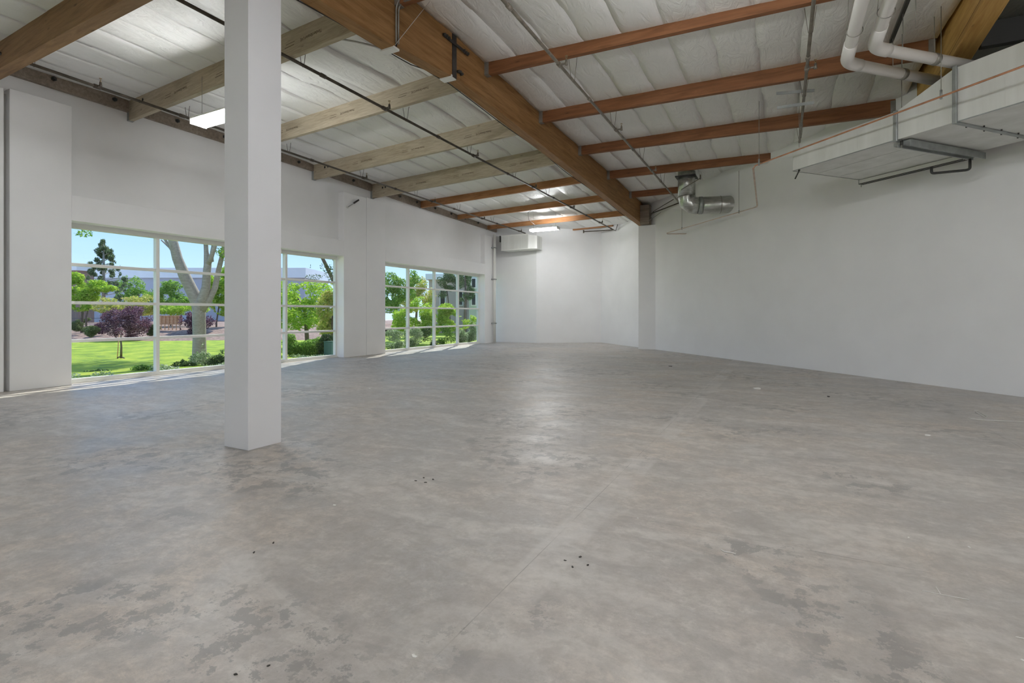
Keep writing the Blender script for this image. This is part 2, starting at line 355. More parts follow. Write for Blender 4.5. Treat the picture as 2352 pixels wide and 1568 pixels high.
# ------------------------------------------------------------------ windows
def window(idx, ya, yb, muls):
    w = bpy.data.objects.new('window_%d' % idx, None); C.objects.link(w); w.location = (XF, ya, 0); w['kind'] = 'structure'
    lo = (XF, ya, 0)
    fr = MB().box(XF - 0.06, XF + 0.05, ya, yb + 0.01, 3.11, 3.218).box(XF - 0.06, XF + 0.05, ya, yb + 0.01, 0, 0.085)
    fr.box(XF - 0.055, XF + 0.045, ya, ya + 0.09, 0.085, 3.11).box(XF - 0.055, XF + 0.045, yb - 0.06, yb + 0.01, 0.085, 3.11)
    fr.box(XF + 0.051, XF + 0.09, ya, yb, 0, 0.03)
    def put(mb, name, m, bev=0):
        o = mb.build(name, m, w, bevel=bev)
        o.matrix_parent_inverse = Matrix.Translation(lo).inverted(); return o
    put(fr, 'frame', WSTRIP)
    for y in muls: put(MB().box(XF - 0.07, XF + 0.055, y - 0.036, y + 0.036, 0.08, 3.12), 'mullion', WSTRIP, 0.004)
    rails = (0.845, 1.615, 2.385)
    ys = [ya + 0.05] + list(muls) + [yb - 0.04]
    for a, b in zip(ys[:-1], ys[1:]):
        for z in rails: put(MB().box(XF - 0.05, XF + 0.045, a + 0.03, b - 0.03, z - 0.030, z + 0.030), 'rail', WSTRIP, 0.004)
        zs = (0.06,) + rails + (3.14,)
        for z0, z1 in zip(zs[:-1], zs[1:]):
            put(MB().box(XF - 0.006, XF + 0.0, a + 0.02, b - 0.02, z0 + 0.02, z1 - 0.02), 'pane', GLASS)
    return w
window(1, 4.86, 11.89, (6.58, 8.27, 10.00))
window(2, 13.81, 20.60, (15.46, 17.13, 18.85))
window(3, -4.05, 2.90, (-2.33, -0.6, 1.15))
window(4, -8.0, -4.9, (-6.45,))

# ------------------------------------------------------------------ roof: purlin lines and insulation
# left bay lines: (Y wall, Y beam, ins z wall, ins z beam, bottom z wall, bottom z beam)
LB = [(3.50, 3.10, 5.68, 5.30, 5.27, 4.88), (5.976, 5.239, 5.97, 5.64, 5.554, 5.262), (8.43, 7.787, 5.90, 5.85, 5.53, 5.445),
      (10.89, 10.124, 5.85, 5.79, 5.415, 5.366), (13.378, 12.354, 5.82, 5.74, 5.35, 5.28), (16.05, 14.543, 5.76, 5.52, 5.505, 5.30),
      (18.60, 16.813, 5.66, 5.42, 5.475, 5.20), (21.15, 19.298, 5.585, 5.33, 5.40, 5.127), (24.2, 21.9, 5.55, 5.30, 5.4, 5.1)]
# right bay lines: (Y, ins z at beam, ins z at right beam, bottom z beam, bottom z right beam)
RB = [(3.25, 6.12, 6.02, 5.85, 5.72), (5.76, 6.10, 5.95, 5.807, 5.70), (8.264, 6.065, 5.76, 5.837, 5.665), (10.683, 5.99, 5.90, 5.747, 5.60),
      (13.231, 5.94, 5.87, 5.711, 5.55), (15.811, 5.90, 5.75, 5.656, 5.56), (18.493, 5.81, 5.75, 5.596, 5.58), (21.2, 5.70, 5.7, 5.55, 5.5)]
XL0, XL1 = -12.5, -5.12
XR0, XR1 = -4.90, 2.24
CE = struct(MB().box(-12.73, XE + 0.3, YB - 0.3, 27, 6.5, 6.8).build('ceiling', WALL))
MB().box(-12.95, XE + 0.2, YB, 0.8, 5.72, 5.8).build('ceiling_lining', INSL, CE)
def batt(x0, x1, fy, fz, m, drop, pil, nx=6, ny=8, seed=0, off=0.0, wr=0.02):
    mb = MB(); vs = []
    for j in range(ny + 1):
        t = j / ny
        for i in range(nx + 1):
            q = i / nx; x = x0 + (x1 - x0) * q
            y = fy(x, t); z = fz(x, t)
            z -= drop * math.sin(math.pi * t) ** 0.7 + (pil * math.sin(math.pi * q) - off) * min(1.0, 5 * math.sin(math.pi * t))
            z += wr * noise.noise(Vector((x * 1.6 + seed, y * 1.3, 0.3))) * math.sin(math.pi * t)
            vs.append((x, y, z))
    n = nx + 1
    fs = [(j * n + i, (j + 1) * n + i, (j + 1) * n + i + 1, j * n + i + 1) for j in range(ny) for i in range(nx)]
    # folded-up side flanges give each batt its edge
    b = len(vs)
    side = []
    for i0, sgn in ((0, 0), (nx, 0)):
        for j in range(ny + 1):
            v = vs[j * n + i0]; side.append((v[0], v[1], v[2] + 0.09))
    fs += [(j * n, b + j, b + j + 1, (j + 1) * n) for j in range(ny)]
    b2 = b + ny + 1
    fs += [(j * n + nx, (j + 1) * n + nx, b2 + j + 1, b2 + j) for j in range(ny)]
    mb.add(vs + side, fs, True)
    return mb.build('insulation_batt', m, CE)
lerp = lambda a, b, t: a + (b - a) * t
LBX = [(-0.2, -0.2, 5.60, 5.45, 0, 0)] + LB
L0_far = (3.50, 3.10, 5.95, 5.74, 0, 0)   # the bay behind the thick brown beam hangs higher than the one in front
for k in range(len(LBX) - 1):
    A, B = LBX[k], LBX[k + 1]
    if k == 1: A = L0_far
    def sx_(x): return (x - XL0) / (XL1 - XL0)
    def fy(x, t, A=A, B=B): s = sx_(x); return lerp(lerp(A[0], A[1], s) + 0.03, lerp(B[0], B[1], s) - 0.02, t)
    def fz(x, t, A=A, B=B): s = sx_(x); return lerp(lerp(A[2], A[3], s), lerp(B[2], B[3], s), t)
    n = 10
    for i in range(n):
        x0 = lerp(XL0, XL1, i / n); x1 = lerp(XL0, XL1, (i + 1) / n)
        if k == len(LBX) - 2 and fy((x0 + x1) / 2, 0.5) > 24: continue
        mm = INSW if (i >= 4 and k >= 1) else INSL
        batt(x0 - 0.01, x1 + 0.01, fy, fz, mm, -0.0 if k < 3 else -0.01, random.uniform(-0.004, 0.02), seed=i * 7 + k * 3, off=random.choice((-0.012, 0.0, 0.012, 0.02)), wr=0.05 if mm is INSW else 0.015)
for k in range(len(RB)):
    A, B = (RB[k - 1], RB[k]) if k else ((-0.2, 6.1, 6.05), RB[0])
    def fy(x, t, A=A, B=B): return lerp(A[0] + 0.03, B[0] - 0.02, t)
    def fz(x, t, A=A, B=B): s = (x - XR0) / (XR1 - XR0); return lerp(lerp(A[1], A[2], s), lerp(B[1], B[2], s), t)
    n = 11
    for i in range(n):
        x0 = lerp(XR0, XR1, i / n); x1 = lerp(XR0, XR1, (i + 1) / n)
        if NX * x0 + NY * A[0] > NK: continue
        batt(x0 - 0.01, x1 + 0.01, fy, fz, INSW, -0.02, random.uniform(0.02, 0.05), seed=50 + i * 5 + k * 11, off=random.choice((-0.01, 0.0, 0.01)), wr=0.05)
# third bay, beyond the right-hand beam: unlit, its shade put into darker batts
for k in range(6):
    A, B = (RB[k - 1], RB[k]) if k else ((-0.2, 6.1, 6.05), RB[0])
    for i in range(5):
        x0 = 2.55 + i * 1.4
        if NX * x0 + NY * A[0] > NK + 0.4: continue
        batt(x0, x0 + 1.42, lambda x, t: lerp(A[0], B[0], t), lambda x, t: 5.85 - 0.01 * x, INS_SHADE, 0.0, 0.03, seed=i, nx=4, ny=5)

# ------------------------------------------------------------------ timber
def timber(name, p, q, w, depth, m, label, cat='beam', group=None, top=None, bevel=0.004):
    """p, q: centre of the bottom edge at both ends; local X runs along the member"""
    p = Vector(p); q = Vector(q); d = q - p; ln = math.hypot(d.x, d.y); dz = d.z; h = w / 2
    tz0, tz1 = (depth, depth) if not isinstance(depth, tuple) else depth
    mb = MB().add([(0, -h, 0), (ln, -h, dz), (ln, h, dz), (0, h, 0), (0, -h, tz0), (ln, -h, dz + tz1), (ln, h, dz + tz1), (0, h, tz0)],
                  [(0, 3, 2, 1), (4, 5, 6, 7), (0, 1, 5, 4), (1, 2, 6, 5), (2, 3, 7, 6), (3, 0, 4, 7)])
    o = mb.build(name, m, bevel=bevel); o.location = p; o.rotation_euler = (0, 0, math.atan2(d.y, d.x))
    return o
def purlin(name, p, q, w, depth, m, label, group, hanger='both', pale=GALV):
    e_ = empty(name, p, label, 'beam', group, rz=math.atan2(q[1] - p[1], q[0] - p[0]))
    p_ = Vector(p); q_ = Vector(q); ln = math.hypot(q_.x - p_.x, q_.y - p_.y); dz = q_.z - p_.z; h = w / 2
    mb = MB().add([(0, -h, 0), (ln, -h, dz), (ln, h, dz), (0, h, 0), (0, -h, depth), (ln, -h, dz + depth), (ln, h, dz + depth), (0, h, depth)],
                  [(0, 3, 2, 1), (4, 5, 6, 7), (0, 1, 5, 4), (1, 2, 6, 5), (2, 3, 7, 6), (3, 0, 4, 7)])
    mb.build('timber', m, e_, bevel=0.004)
    for x, z, s in ((0.0, 0, 1), (ln, dz, -1)):
        if hanger == 'start' and s < 0 or hanger == 'end' and s > 0 or hanger == 'none': continue
        a, b = sorted((x, x + s * 0.09))
        g = MB().box(a, b, -h - 0.006, -h + 0.001, z - 0.006, z + depth * 0.8).box(a, b, h - 0.001, h + 0.006, z - 0.006, z + depth * 0.8).box(a, b, -h - 0.006, h + 0.006, z - 0.008, z + 0.001)
        g.build('joist_hanger', pale, e_)
    return e_
def stamp(par, x, y, z, size=0.085):
    cu = bpy.data.curves.new('stamp', 'FONT'); cu.body = 'TimberStrand LVL'; cu.size = size; cu.shear = 0.3; cu.extrude = 0.0004
    t_ = bpy.data.objects.new('t', cu); C.objects.link(t_)
    dg = bpy.context.evaluated_depsgraph_get(); me = bpy.data.meshes.new_from_object(t_.evaluated_get(dg)); bpy.data.objects.remove(t_)
    o = link('printed_stamp', me, INK, par); o.rotation_euler = (R(90), R(180), 0); o.location = (x, y, z)
    MB().box(0, size * 3.2, -0.001, 0, 0, 0.006).box(-0.03, size * 3.0, -0.001, 0, -0.045, -0.037).build('stamp_rule', INK, par).location = (x - size * 12.6, y, z + 0.0)
    return o
lv_names = ['nearest the white column, at its left', 'second one out from the column', 'third one out from the column', 'last before the orange-brown ones']
# big brown beam, upper left
A = LB[0]
bb = purlin('wood_beam', (XL0, A[0], A[4]), (XL1 + 0.02, A[1], A[5]), 0.17, 0.62, BROWN, 'thick brown beam crossing the upper left corner of the view', None)
for k in range(1, 5):
    A = LB[k]
    o = purlin('laminated_purlin', (XL0, A[0], A[4]), (XL1, A[1], A[5]), 0.09, 0.52, LVL, 'pale laminated roof purlin with dark print, ' + lv_names[k - 1], 'pale laminated purlins over the window bay')
    ln = math.hypot(XL1 - XL0, A[1] - A[0]); dz = (A[5] - A[4]) / ln
    for f_ in (0.36, 0.62, 0.90):
        x = ln * f_; stamp(o, x, -0.0465, (A[4] + dz * x) - A[4] + 0.22, 0.062 if k > 1 else 0.07)
    for dx in (0, 0.14):
        MB().tube([(0.62 + dx, -0.049, 0.28), (0.62 + dx, -0.0455, 0.28)], 0.035, 12).build('drilled_hole', HOLE, o)
on = ['first orange-brown purlin after the pale ones, left bay', 'second orange-brown purlin of the left bay', 'last full orange-brown purlin of the left bay, beside the lit lamp']
for k in (5, 6, 7):
    A = LB[k]
    purlin('wood_purlin', (XL0, A[0], A[4]), (XL1, A[1], A[5]), 0.09, 0.34, FIRO, on[k - 5], 'orange-brown purlins of the left bay')
purlin('wood_purlin', (-8.83, 23.06, 5.36), (-6.80, 22.80, 5.36), 0.09, 0.20, FIRO, 'short orange-brown purlin end between the two angled far walls', None, 'none')
rn = ['out of view above the junction box', 'first reddish purlin right of the main beam, crossing the top', 'reddish purlin right of the main beam, second from the top', 'reddish purlin right of the main beam, third from the top',
      'reddish purlin right of the main beam, meeting the end of the large duct', 'short dark purlin behind the round elbow duct']
for k in range(1, 7):
    A = RB[k]; x1 = min(XR1 - 0.02, wall_x(A[0]) + 0.05); z1 = lerp(A[3], A[4], (x1 - XR0) / (XR1 - XR0))
    lab = rn[k - 1]
    purlin('wood_purlin', (XR0, A[0], A[3]), (x1, A[0], z1), 0.10, 0.36, FIR, lab if k > 1 else 'reddish purlin at the top edge of the view, meeting the beam at the cable box', 'reddish purlins between the two main beams', 'both' if x1 > 2 else 'start', GREYM)
purlin('wood_purlin', (2.66, 10.2, 5.42), (6.2, 10.2, 5.36), 0.12, 0.36, BLACKP, 'purlin coloured black for shade, in the dark roof bay beyond the honey-coloured beam', None, 'none')  # black colour stands in for the shade of the unlit bay
# ledger on the window wall
lg = empty('wood_ledger', (XR, 0, 5.85), 'weathered grey-brown ledger board bolted along the top of the window wall', 'beam')
yy = [2.2, 10.9, 16.0, 22.0]; zz = [5.775, 5.665, 5.51, 5.39]
mb = MB()
for a, b, c_, d_ in zip(yy[:-1], yy[1:], zz[:-1], zz[1:]):
    mb.add([(0, a, c_), (0.085, a, c_), (0.085, b, d_), (0, b, d_), (0, a, c_ + 0.42), (0.085, a, c_ + 0.42), (0.085, b, d_ + 0.42), (0, b, d_ + 0.42)],
           [(0, 3, 2, 1), (4, 5, 6, 7), (0, 1, 5, 4), (1, 2, 6, 5), (2, 3, 7, 6), (3, 0, 4, 7)])
o = mb.build('board', LEDG, lg); o.location = (0, 0, -5.85)
for i in range(16):
    y = 4.6 + i * 1.12 + random.uniform(-0.1, 0.1); z = 5.78 - 0.0215 * (y - 2) - 5.85 + 0.19
    MB().tube([(0.085, y, z), (0.12, y, z)], 0.045, 6).tube([(0.12, y, z), (0.15, y, z)], 0.02, 6).build('bolt', BLACKP, lg)
# main beam in three lengths, spliced
def glu(parent, x0, x1, pts, top, m, name='lamination'):
    mb = MB()
    for (a, za), (b, zb) in zip(pts[:-1], pts[1:]):
        mb.add([(x0, a, za), (x1, a, za), (x1, b, zb), (x0, b, zb), (x0, a, top), (x1, a, top), (x1, b, top), (x0, b, top)],
               [(0, 3, 2, 1), (4, 5, 6, 7), (0, 1, 5, 4), (1, 2, 6, 5), (2, 3, 7, 6), (3, 0, 4, 7)])
    # rotate into local frame with X along the length
    mb.v = [(y, -x, z) for x, y, z in mb.v]
    o = mb.build(name, m, parent, bevel=0.005); return o
mbm = empty('main_beam', (0, 0, 0), 'deep brown glued timber beam running from top centre to the far pilaster', 'beam', rz=R(90))
glu(mbm, -5.12, -4.90, [(YB, 4.99), (4.36, 5.155), (5.735, 5.212)], 6.45, GLULAM, 'beam_length')
glu(mbm, -5.12, -4.90, [(5.742, 5.245), (7.40, 5.405), (20.75, 4.935)], 6.45, GLULAM, 'beam_length')
# local: X = world Y, Y = -world X
MB().box(7.15, 7.27, 4.885, 4.90, 5.37, 6.3).build('steel_strap', STEEL, mbm, bevel=0.003)
MB().box(6.88, 7.62, 4.872, 4.887, 5.92, 5.97).build('steel_strap', STEEL, mbm)
bm_ = MB()
for x, z in ((6.90, 5.95), (6.96, 5.955), (7.02, 5.95), (7.48, 5.95), (7.54, 5.945), (7.60, 5.95), (7.31, 5.52), (7.36, 5.53), (7.41, 5.515)):
    bm_.tube([(x, 4.90, z), (x, 4.85, z)], 0.026, 6)
bm_.build('bolt', BLACKP, mbm)
MB().box(7.12, 7.26, 4.89, 5.13, 5.355, 5.40).build('saddle_plate', WHITEM, mbm)
MB().box(5.68, 5.80, 4.89, 5.13, 5.185, 5.215).build('saddle_plate', WHITEM, mbm)
MB().box(5.725, 5.75, 4.888, 4.901, 5.23, 6.3).build('splice_gap', HOLE, mbm)
# second main beam, right, slightly skewed
sb = empty('second_beam', (2.22, 7.0, 0), 'honey-coloured glued timber beam at upper right, above the white pipes', 'beam', rz=R(90 - 1.85))
def sbl(y0, y1, za, zb, x0, x1, top):
    mb = MB().add([(y0, -x0, za), (y0, -x1, za), (y1, -x1, zb), (y1, -x0, zb), (y0, -x0, top), (y0, -x1, top), (y1, -x1, top), (y1, -x0, top)],
                  [(0, 3, 2, 1), (4, 5, 6, 7), (0, 1, 5, 4), (1, 2, 6, 5), (2, 3, 7, 6), (3, 0, 4, 7)]); return mb
sbl(-20, 6.2, 5.55, 5.30, -0.015, 0.275, 6.4).build('beam_body', GLULAM2, sb, bevel=0.02)
MB().box(-20, 6.2, 0.014, 0.0165, 5.42, 5.425).build('lamination_seam', HOLE, sb)

# black cable clipped under the beam
cb = MB(); pts = []
y = 2.5
while y < 20.5:
    z = (5.10 + 0.04 * (y - 3)) if y < 5.7 else (lerp(5.245, 5.405, (y - 5.7) / 1.7) if y < 7.4 else lerp(5.405, 4.935, (y - 7.4) / 13.35))
    pts.append((-5.135 - 0.012 * math.sin(y * 2.1) + (0.02 if y < 7 else 0), y, z + 0.005 + 0.02 * math.sin(y * 1.3) - (0.05 if 5.9 < y < 6.5 else 0))); y += 0.35
tag(cb.tube(pts, 0.009, 6).build('cable', CABLE), 'thin black cable clipped along the lower left edge of the main beam', 'cable')
cj = empty('conduit_run', (-4.88, 5.7, 5.3), 'two grey conduits bending from the top edge down the splice of the main beam', 'conduit')
for dx in (0.0, 0.05):
    MB().tube([(-4.865, 5.70 + dx, 5.26), (-4.865, 5.70 + dx, 5.68)] + arc((-4.865, 5.70 + dx, 5.86), (-4.865, 5.70 + dx, 5.70), (-4.70, 5.66 + dx, 5.86 - dx), 6) + [(-4.0, 5.66 + dx, 5.84 - dx)], 0.012, 8).build('conduit', GREYM, cj, loc=None).matrix_parent_inverse = Matrix.Translation((-4.88, 5.7, 5.3)).inverted()
def bar(name, p, q, w, th, m, label, cat, group=None, par=None):
    p = Vector(p); q = Vector(q); d = q - p; up = Vector((0, 0, 1)) if abs(d.normalized().z) < 0.95 else Vector((1, 0, 0))
    s = d.cross(up).normalized() * w / 2; n_ = s.cross(d).normalized() * th / 2
    mb = MB().add([p - s - n_, q - s - n_, q + s - n_, p + s - n_, p - s + n_, q - s + n_, q + s + n_, p + s + n_],
                  [(0, 3, 2, 1), (4, 5, 6, 7), (0, 1, 5, 4), (1, 2, 6, 5), (2, 3, 7, 6), (3, 0, 4, 7)])
    o = mb.build(name, m, par)
    return tag(o, label, cat, group) if label else o
bar('brace_strap', (-4.86, 5.68, 5.22), (-4.62, 6.16, 6.02), 0.045, 0.006, CONDG, 'pale flat brace rising from the main beam to the roof at the top edge', 'brace')
bs = MB().tube([(-6.45, 5.42, 5.68), (-6.0, 5.47, 5.52), (-5.5, 5.56, 5.36), (-5.12, 5.70, 5.24)], 0.014, 6)
tag(bs.build('brace_strap', CONDG), 'bowed pale brace from the main beam to the pale purlin by the column', 'brace')

# column
cl = MB().box(-5.205, -4.815, 3.375, 3.765, 0.0, 5.13).build('column', COLP, bevel=0.004)
tag(cl, 'square white painted column standing in the open floor, left of centre', 'column')

# ------------------------------------------------------------------ sprinkler mains
def sprinkler(name, label, x, ya, za, yb, zb, heads, hangs, m, r=0.025, htop=0.30, extra=None):
    e_ = empty(name, (x, ya, za), label, 'pipe', 'sprinkler pipes under the roof')
    P = lambda y: (0, y - ya, (za + (zb - za) * (y - ya) / (yb - ya)) - za)
    mb = MB().tube([P(ya), P(yb)], r, 12)
    y = ya + 1.6
    while y < yb: mb.tube([P(y - 0.05), P(y + 0.05)], r * 1.35, 12); y += 3.2
    mb.build('pipe', m, e_)
    for y in heads:
        a = P(y); h = MB().tube([P(y - 0.05), P(y + 0.05)], r * 1.5, 10).tube([a, (0.10, a[1], a[2]), (0.115, a[1], a[2] + 0.01)], 0.017, 8)
        h.tube([(0.12, a[1], a[2] - 0.03), (0.12, a[1], a[2] + 0.055)], [0.026, 0.018], 8)
        h.build('tee_fitting', m, e_)
        g = MB().tube([(0.12, a[1], a[2] + 0.055), (0.12, a[1], a[2] + 0.085)], 0.010, 8)
        g.tube([(0.108, a[1], a[2] + 0.08), (0.108, a[1], a[2] + 0.115)], 0.003, 5).tube([(0.132, a[1], a[2] + 0.08), (0.132, a[1], a[2] + 0.115)], 0.003, 5)
        g.tube([(0.12, a[1], a[2] + 0.115), (0.12, a[1], a[2] + 0.119)], 0.022, 10).build('sprinkler_head', BRASS, e_)
    for y in hangs:
        a = P(y)
        MB().tube([(-0.075, a[1], a[2] + htop), (-r - 0.004, a[1], a[2]), (0, a[1], a[2] - r - 0.006), (r + 0.004, a[1], a[2]), (0.075, a[1], a[2] + htop)], 0.0045, 5).build('pipe_hanger', m, e_)
    return e_
sprinkler('sprinkler_pipe', 'dark sprinkler pipe nearest the window wall', -10.6, -2.0, 5.45, 21.5, 5.14, (4.56, 11.017, 14.283, 17.57, 20.829), (3.704, 6.1, 8.5, 10.95, 13.4, 15.9, 18.4), PIPE, htop=0.22)
sm_ = sprinkler('sprinkler_pipe', 'dark sprinkler pipe passing behind the column, midway to the main beam', -6.66, -2.0, 5.37, 22.35, 5.137, (4.397, 7.47, 10.649, 13.985, 17.16, 20.416), (5.6, 8.1, 10.45, 12.8, 15.12, 17.46, 19.75), PIPE, htop=0.25)
MB().tube([(0, 24.30, -0.235), (-0.05, 24.40, -0.235), (-1.35, 24.25, -0.24)], 0.022, 8).tube([(-1.35, 24.25, -0.30), (-1.35, 24.25, -0.17)], 0.03, 8).build('branch_pipe', PIPE, sm_)
MB().tube([(0, 24.35, -0.235), (0.12, 24.35, -0.29), (0.22, 24.30, -0.02)], 0.016, 8).build('end_elbow', PIPE, sm_)
sprinkler('sprinkler_pipe', 'grey-brown sprinkler pipe crossing the reddish purlins, ending at the round duct', -3.2, -2.0, 5.56, 18.75, 5.303, (7.739, 10.957, 14.372), (8.35, 10.75, 13.3, 15.9), PIPEG, htop=0.38)
bp = MB().tube([(-3.2, 18.75, 5.30), (-4.35, 19.55, 5.16)], 0.022, 8)
tag(bp.build('branch_pipe', PIPE), 'thin dark branch pipe running from the round duct towards the main beam end', 'pipe')
e4 = sprinkler('sprinkler_pipe', 'grey sprinkler pipe left of the white pipes, seen almost end-on', 0.36, -2.0, 5.42, 13.6, 5.36, (9.60,), (5.9, 8.4, 10.8, 13.3), PIPEG, htop=0.36)

# pale hanger strips beyond the fourth sprinkler pipe
for nm, p_, q_ in (('upper', (-0.09, 10.76, 5.50), (0.53, 10.93, 5.50)), ('lower', (-0.08, 10.95, 5.30), (0.53, 11.0, 5.30))):
    bar('hanger_strip', p_, q_, 0.012, 0.055, GALV, 'grey slotted strip hanging left of the white pipes, ' + nm + ' of two', 'strip')
# ------------------------------------------------------------------ insulated white pipes
def wpipe(label, x, elbow_y, xe, ye, z):
    e_ = empty('insulated_pipe', (x, elbow_y, z), label, 'pipe', 'white insulated pipes over the duct')
    d = Vector((xe - x, ye - elbow_y, 0)); dn = d.normalized(); R_ = 0.17
    c0 = Vector((0, 0, 0)); pts = [(0, -8, 0.02), (0, -R_ * 1.3, 0)] + arc(c0, (0, -R_ * 1.2, 0), dn * R_ * 1.2, 9) + [tuple(d)]
    MB().tube(pts, 0.078, 20).build('jacket', INSP, e_)
    MB().tube([(0, -0.62, 0), (0, -R_ * 1.1, 0)] + arc(c0, (0, -R_ * 1.1, 0), dn * R_ * 1.1, 9)+[tuple(dn*R_*1.6)], 0.087, 20).build('elbow_cover', INSP, e_)
    p = dn * 1.15
    MB().tube([tuple(dn * 1.12), tuple(dn * 1.21)], 0.084, 20).build('pipe_band', GREYM, e_)
    rg = MB(); pr_ = [(0.092 * math.cos(a_), -1.0 + 0.02 * math.sin(a_), 0.092 * math.sin(a_) - 0.012) for a_ in [math.pi * 2 * i / 20 for i in range(21)]]
    rg.tube(pr_, 0.005, 5, False).tube([(-0.09, -1.0, 0), (-0.06, -1.0, 0.5)], 0.004, 5).build('ring_hanger', GREYM, e_)
    MB().tube([tuple(dn * 1.16 + Vector((0, 0, 0.08))), tuple(dn * 1.16 + Vector((0, 0, 0.62)))], 0.005, 5).build('hanger_rod', GREYM, e_)
    return e_
wpipe('white insulated pipe, left one of the pair, bending over the large duct', 0.845, 9.05, 2.75, 11.0, 5.12)
wpipe('white insulated pipe, right one of the pair, nearer the honey-coloured beam', 1.135, 8.72, 3.0, 10.5, 5.12)
# black slot / strut in the insulation with rods
st = empty('ceiling_strut', (1.55, 8.2, 5.75), 'thin black strut fixed to the ceiling beside the white pipes, with hanging rods', 'strut')
MB().box(-0.025, 0.025, -2.5, 1.9, -0.02, 0.03).build('channel', BLACKP, st)
for y in (0.2, 1.0, 1.75): MB().tube([(0, y, -0.02), (0, y, -0.62)], 0.005, 5).build('hanger_rod', GREYM, st)

# ------------------------------------------------------------------ rectangular duct
d1 = Vector((-0.748, 0.663, 0)); d2 = Vector((0.663, 0.748, 0))
DO = Vector((0.19, 11.56, 4.216))        # near bottom corner of the free end
dt = empty('rectangular_duct', DO, 'large pale sheet-metal duct hanging along the angled wall at upper right', 'duct', rz=math.atan2(-d1.y, -d1.x))
# local X runs from the free end towards the camera side (-d1), local Y towards the wall (d2)
W_ = 1.98
sec = [(0.0, 0.42), (1.93, 0.46), (1.97, 0.46), (2.72, 0.79), (2.80, 0.80), (5.3, 0.80)]
def dsec(a, b):
    (x0, h0), (x1, h1) = a, b
    return MB().add([(x0, 0, 0), (x1, 0, 0), (x1, W_, 0), (x0, W_, 0), (x0, 0, h0), (x1, 0, h1), (x1, W_, h1), (x0, W_, h0)],
                    [(0, 3, 2, 1), (4, 5, 6, 7), (0, 1, 5, 4), (1, 2, 6, 5), (2, 3, 7, 6), (3, 0, 4, 7)])
dsec(sec[0], sec[1]).build('duct_section', DUCT, dt, bevel=0.004)
dsec((1.95, 0.46), (2.76, 0.80)).build('duct_section', DUCT, dt, bevel=0.004)
dsec((2.78, 0.80), (5.3, 0.80)).build('duct_section', DUCT, dt, bevel=0.004)
for xx, hh in ((1.94, 0.47), (2.77, 0.82)):
    MB().box(xx - 0.03, xx + 0.03, -0.035, 0.0, -0.03, hh).build('joint_flange', GALV, dt, bevel=0.01)
    MB().box(xx - 0.035, xx + 0.035, 0.0, W_, -0.018, 0.0).build('joint_flange', GALV, dt)
for xx in (3.35, 4.3, 0.7, 1.3, 2.35): MB().box(xx - 0.004, xx + 0.004, -0.003, 0, 0.02, 0.40).build('seam', DUCT, dt)
for yy_ in (0.62, 1.25): MB().box(0.02, 1.9, yy_, yy_ + 0.012, -0.006, 0).build('bottom_rib', DUCT, dt)
MB().box(0, 1.93, -0.004, 0.004, -0.008, 0.006).box(0, 0.006, -0.004, W_, -0.008, 0.006).box(2.8, 5.3, -0.004, 0.004, -0.008, 0.006).build('edge_strip', GALV, dt)
for q_ in range(7): MB().tube([(2.72 + (q_ % 2) * 0.11, 0.35 + q_ * 0.22, 0.0), (2.72 + (q_ % 2) * 0.11, 0.35 + q_ * 0.22, -0.022)], 0.012, 6).build('screw', BLACKP, dt)
MB().tube([(3.62, -0.03, 0.0), (3.60, -0.03, 0.05), (3.64, -0.03, 0.07), (3.67, -0.03, 0.04), (3.66, -0.03, 0.0)], 0.008, 5).build('lifting_eye', BLACKP, dt)
# trapeze channel under the duct
tz = empty('trapeze_channel', DO + d2 * 0.1 - d1 * 2.0, 'grey steel trapeze channel slung under the large duct', 'support', rz=math.atan2(d2.y, d2.x))
MB().box(0, 1.98, -0.09, 0.09, -0.06, -0.022).box(0, 1.98, -0.10, -0.085, -0.13, -0.022).box(0, 1.98, 0.085, 0.10, -0.10, -0.022).build('channel', GALV, tz)
MB().box(0.0, 1.98, 0.10, 0.16, -0.075, -0.025).build('angle_lip', GALV, tz)
MB().tube([(-0.06, -0.0, -0.14), (-0.06, -0.0, 1.4)], 0.006, 5).build('hanger_rod', GREYM, tz)
MB().tube([(-0.06, 0.0, -0.10), (-0.06, 0.0, -0.03)], 0.022, 6).build('rod_nut', BLACKP, tz)
ddp = MB().tube([(1.72, 0.0, -0.13), (1.72, 0.0, -0.27)] + arc((1.72, 0.0, -0.32), (1.72, 0.0, -0.28), (1.68, 0.05, -0.32), 4) + [(1.40, 0.35, -0.32)] + arc((1.36, 0.39, -0.32), (1.39, 0.36, -0.32), (1.36, 0.39, -0.28), 4) + [(1.36, 0.39, -0.20)], 0.022, 10)
ddp.build('drain_pipe', BLACKP, tz)
ce = MB().box(-0.012, 0.012, -0.012, 0.012, -0.14, 0.05)
tc_ = empty('turnbuckle', DO + Vector((0.06, 0.02, 0)), 'small dark turnbuckle dangling at the free end of the large duct', 'hanger')
MB().tube([(0.05, -0.06, 0.05), (0.05, -0.06, -0.02)], 0.02, 6).tube([(0.05, -0.06, -0.02), (-0.02, -0.04, -0.17)], 0.012, 6).build('body', BLACKP, tc_)
MB().tube([(0.05, -0.06, 0.05), (0.05, -0.06, 1.5)], 0.005, 5).build('hanger_rod', GREYM, tc_)
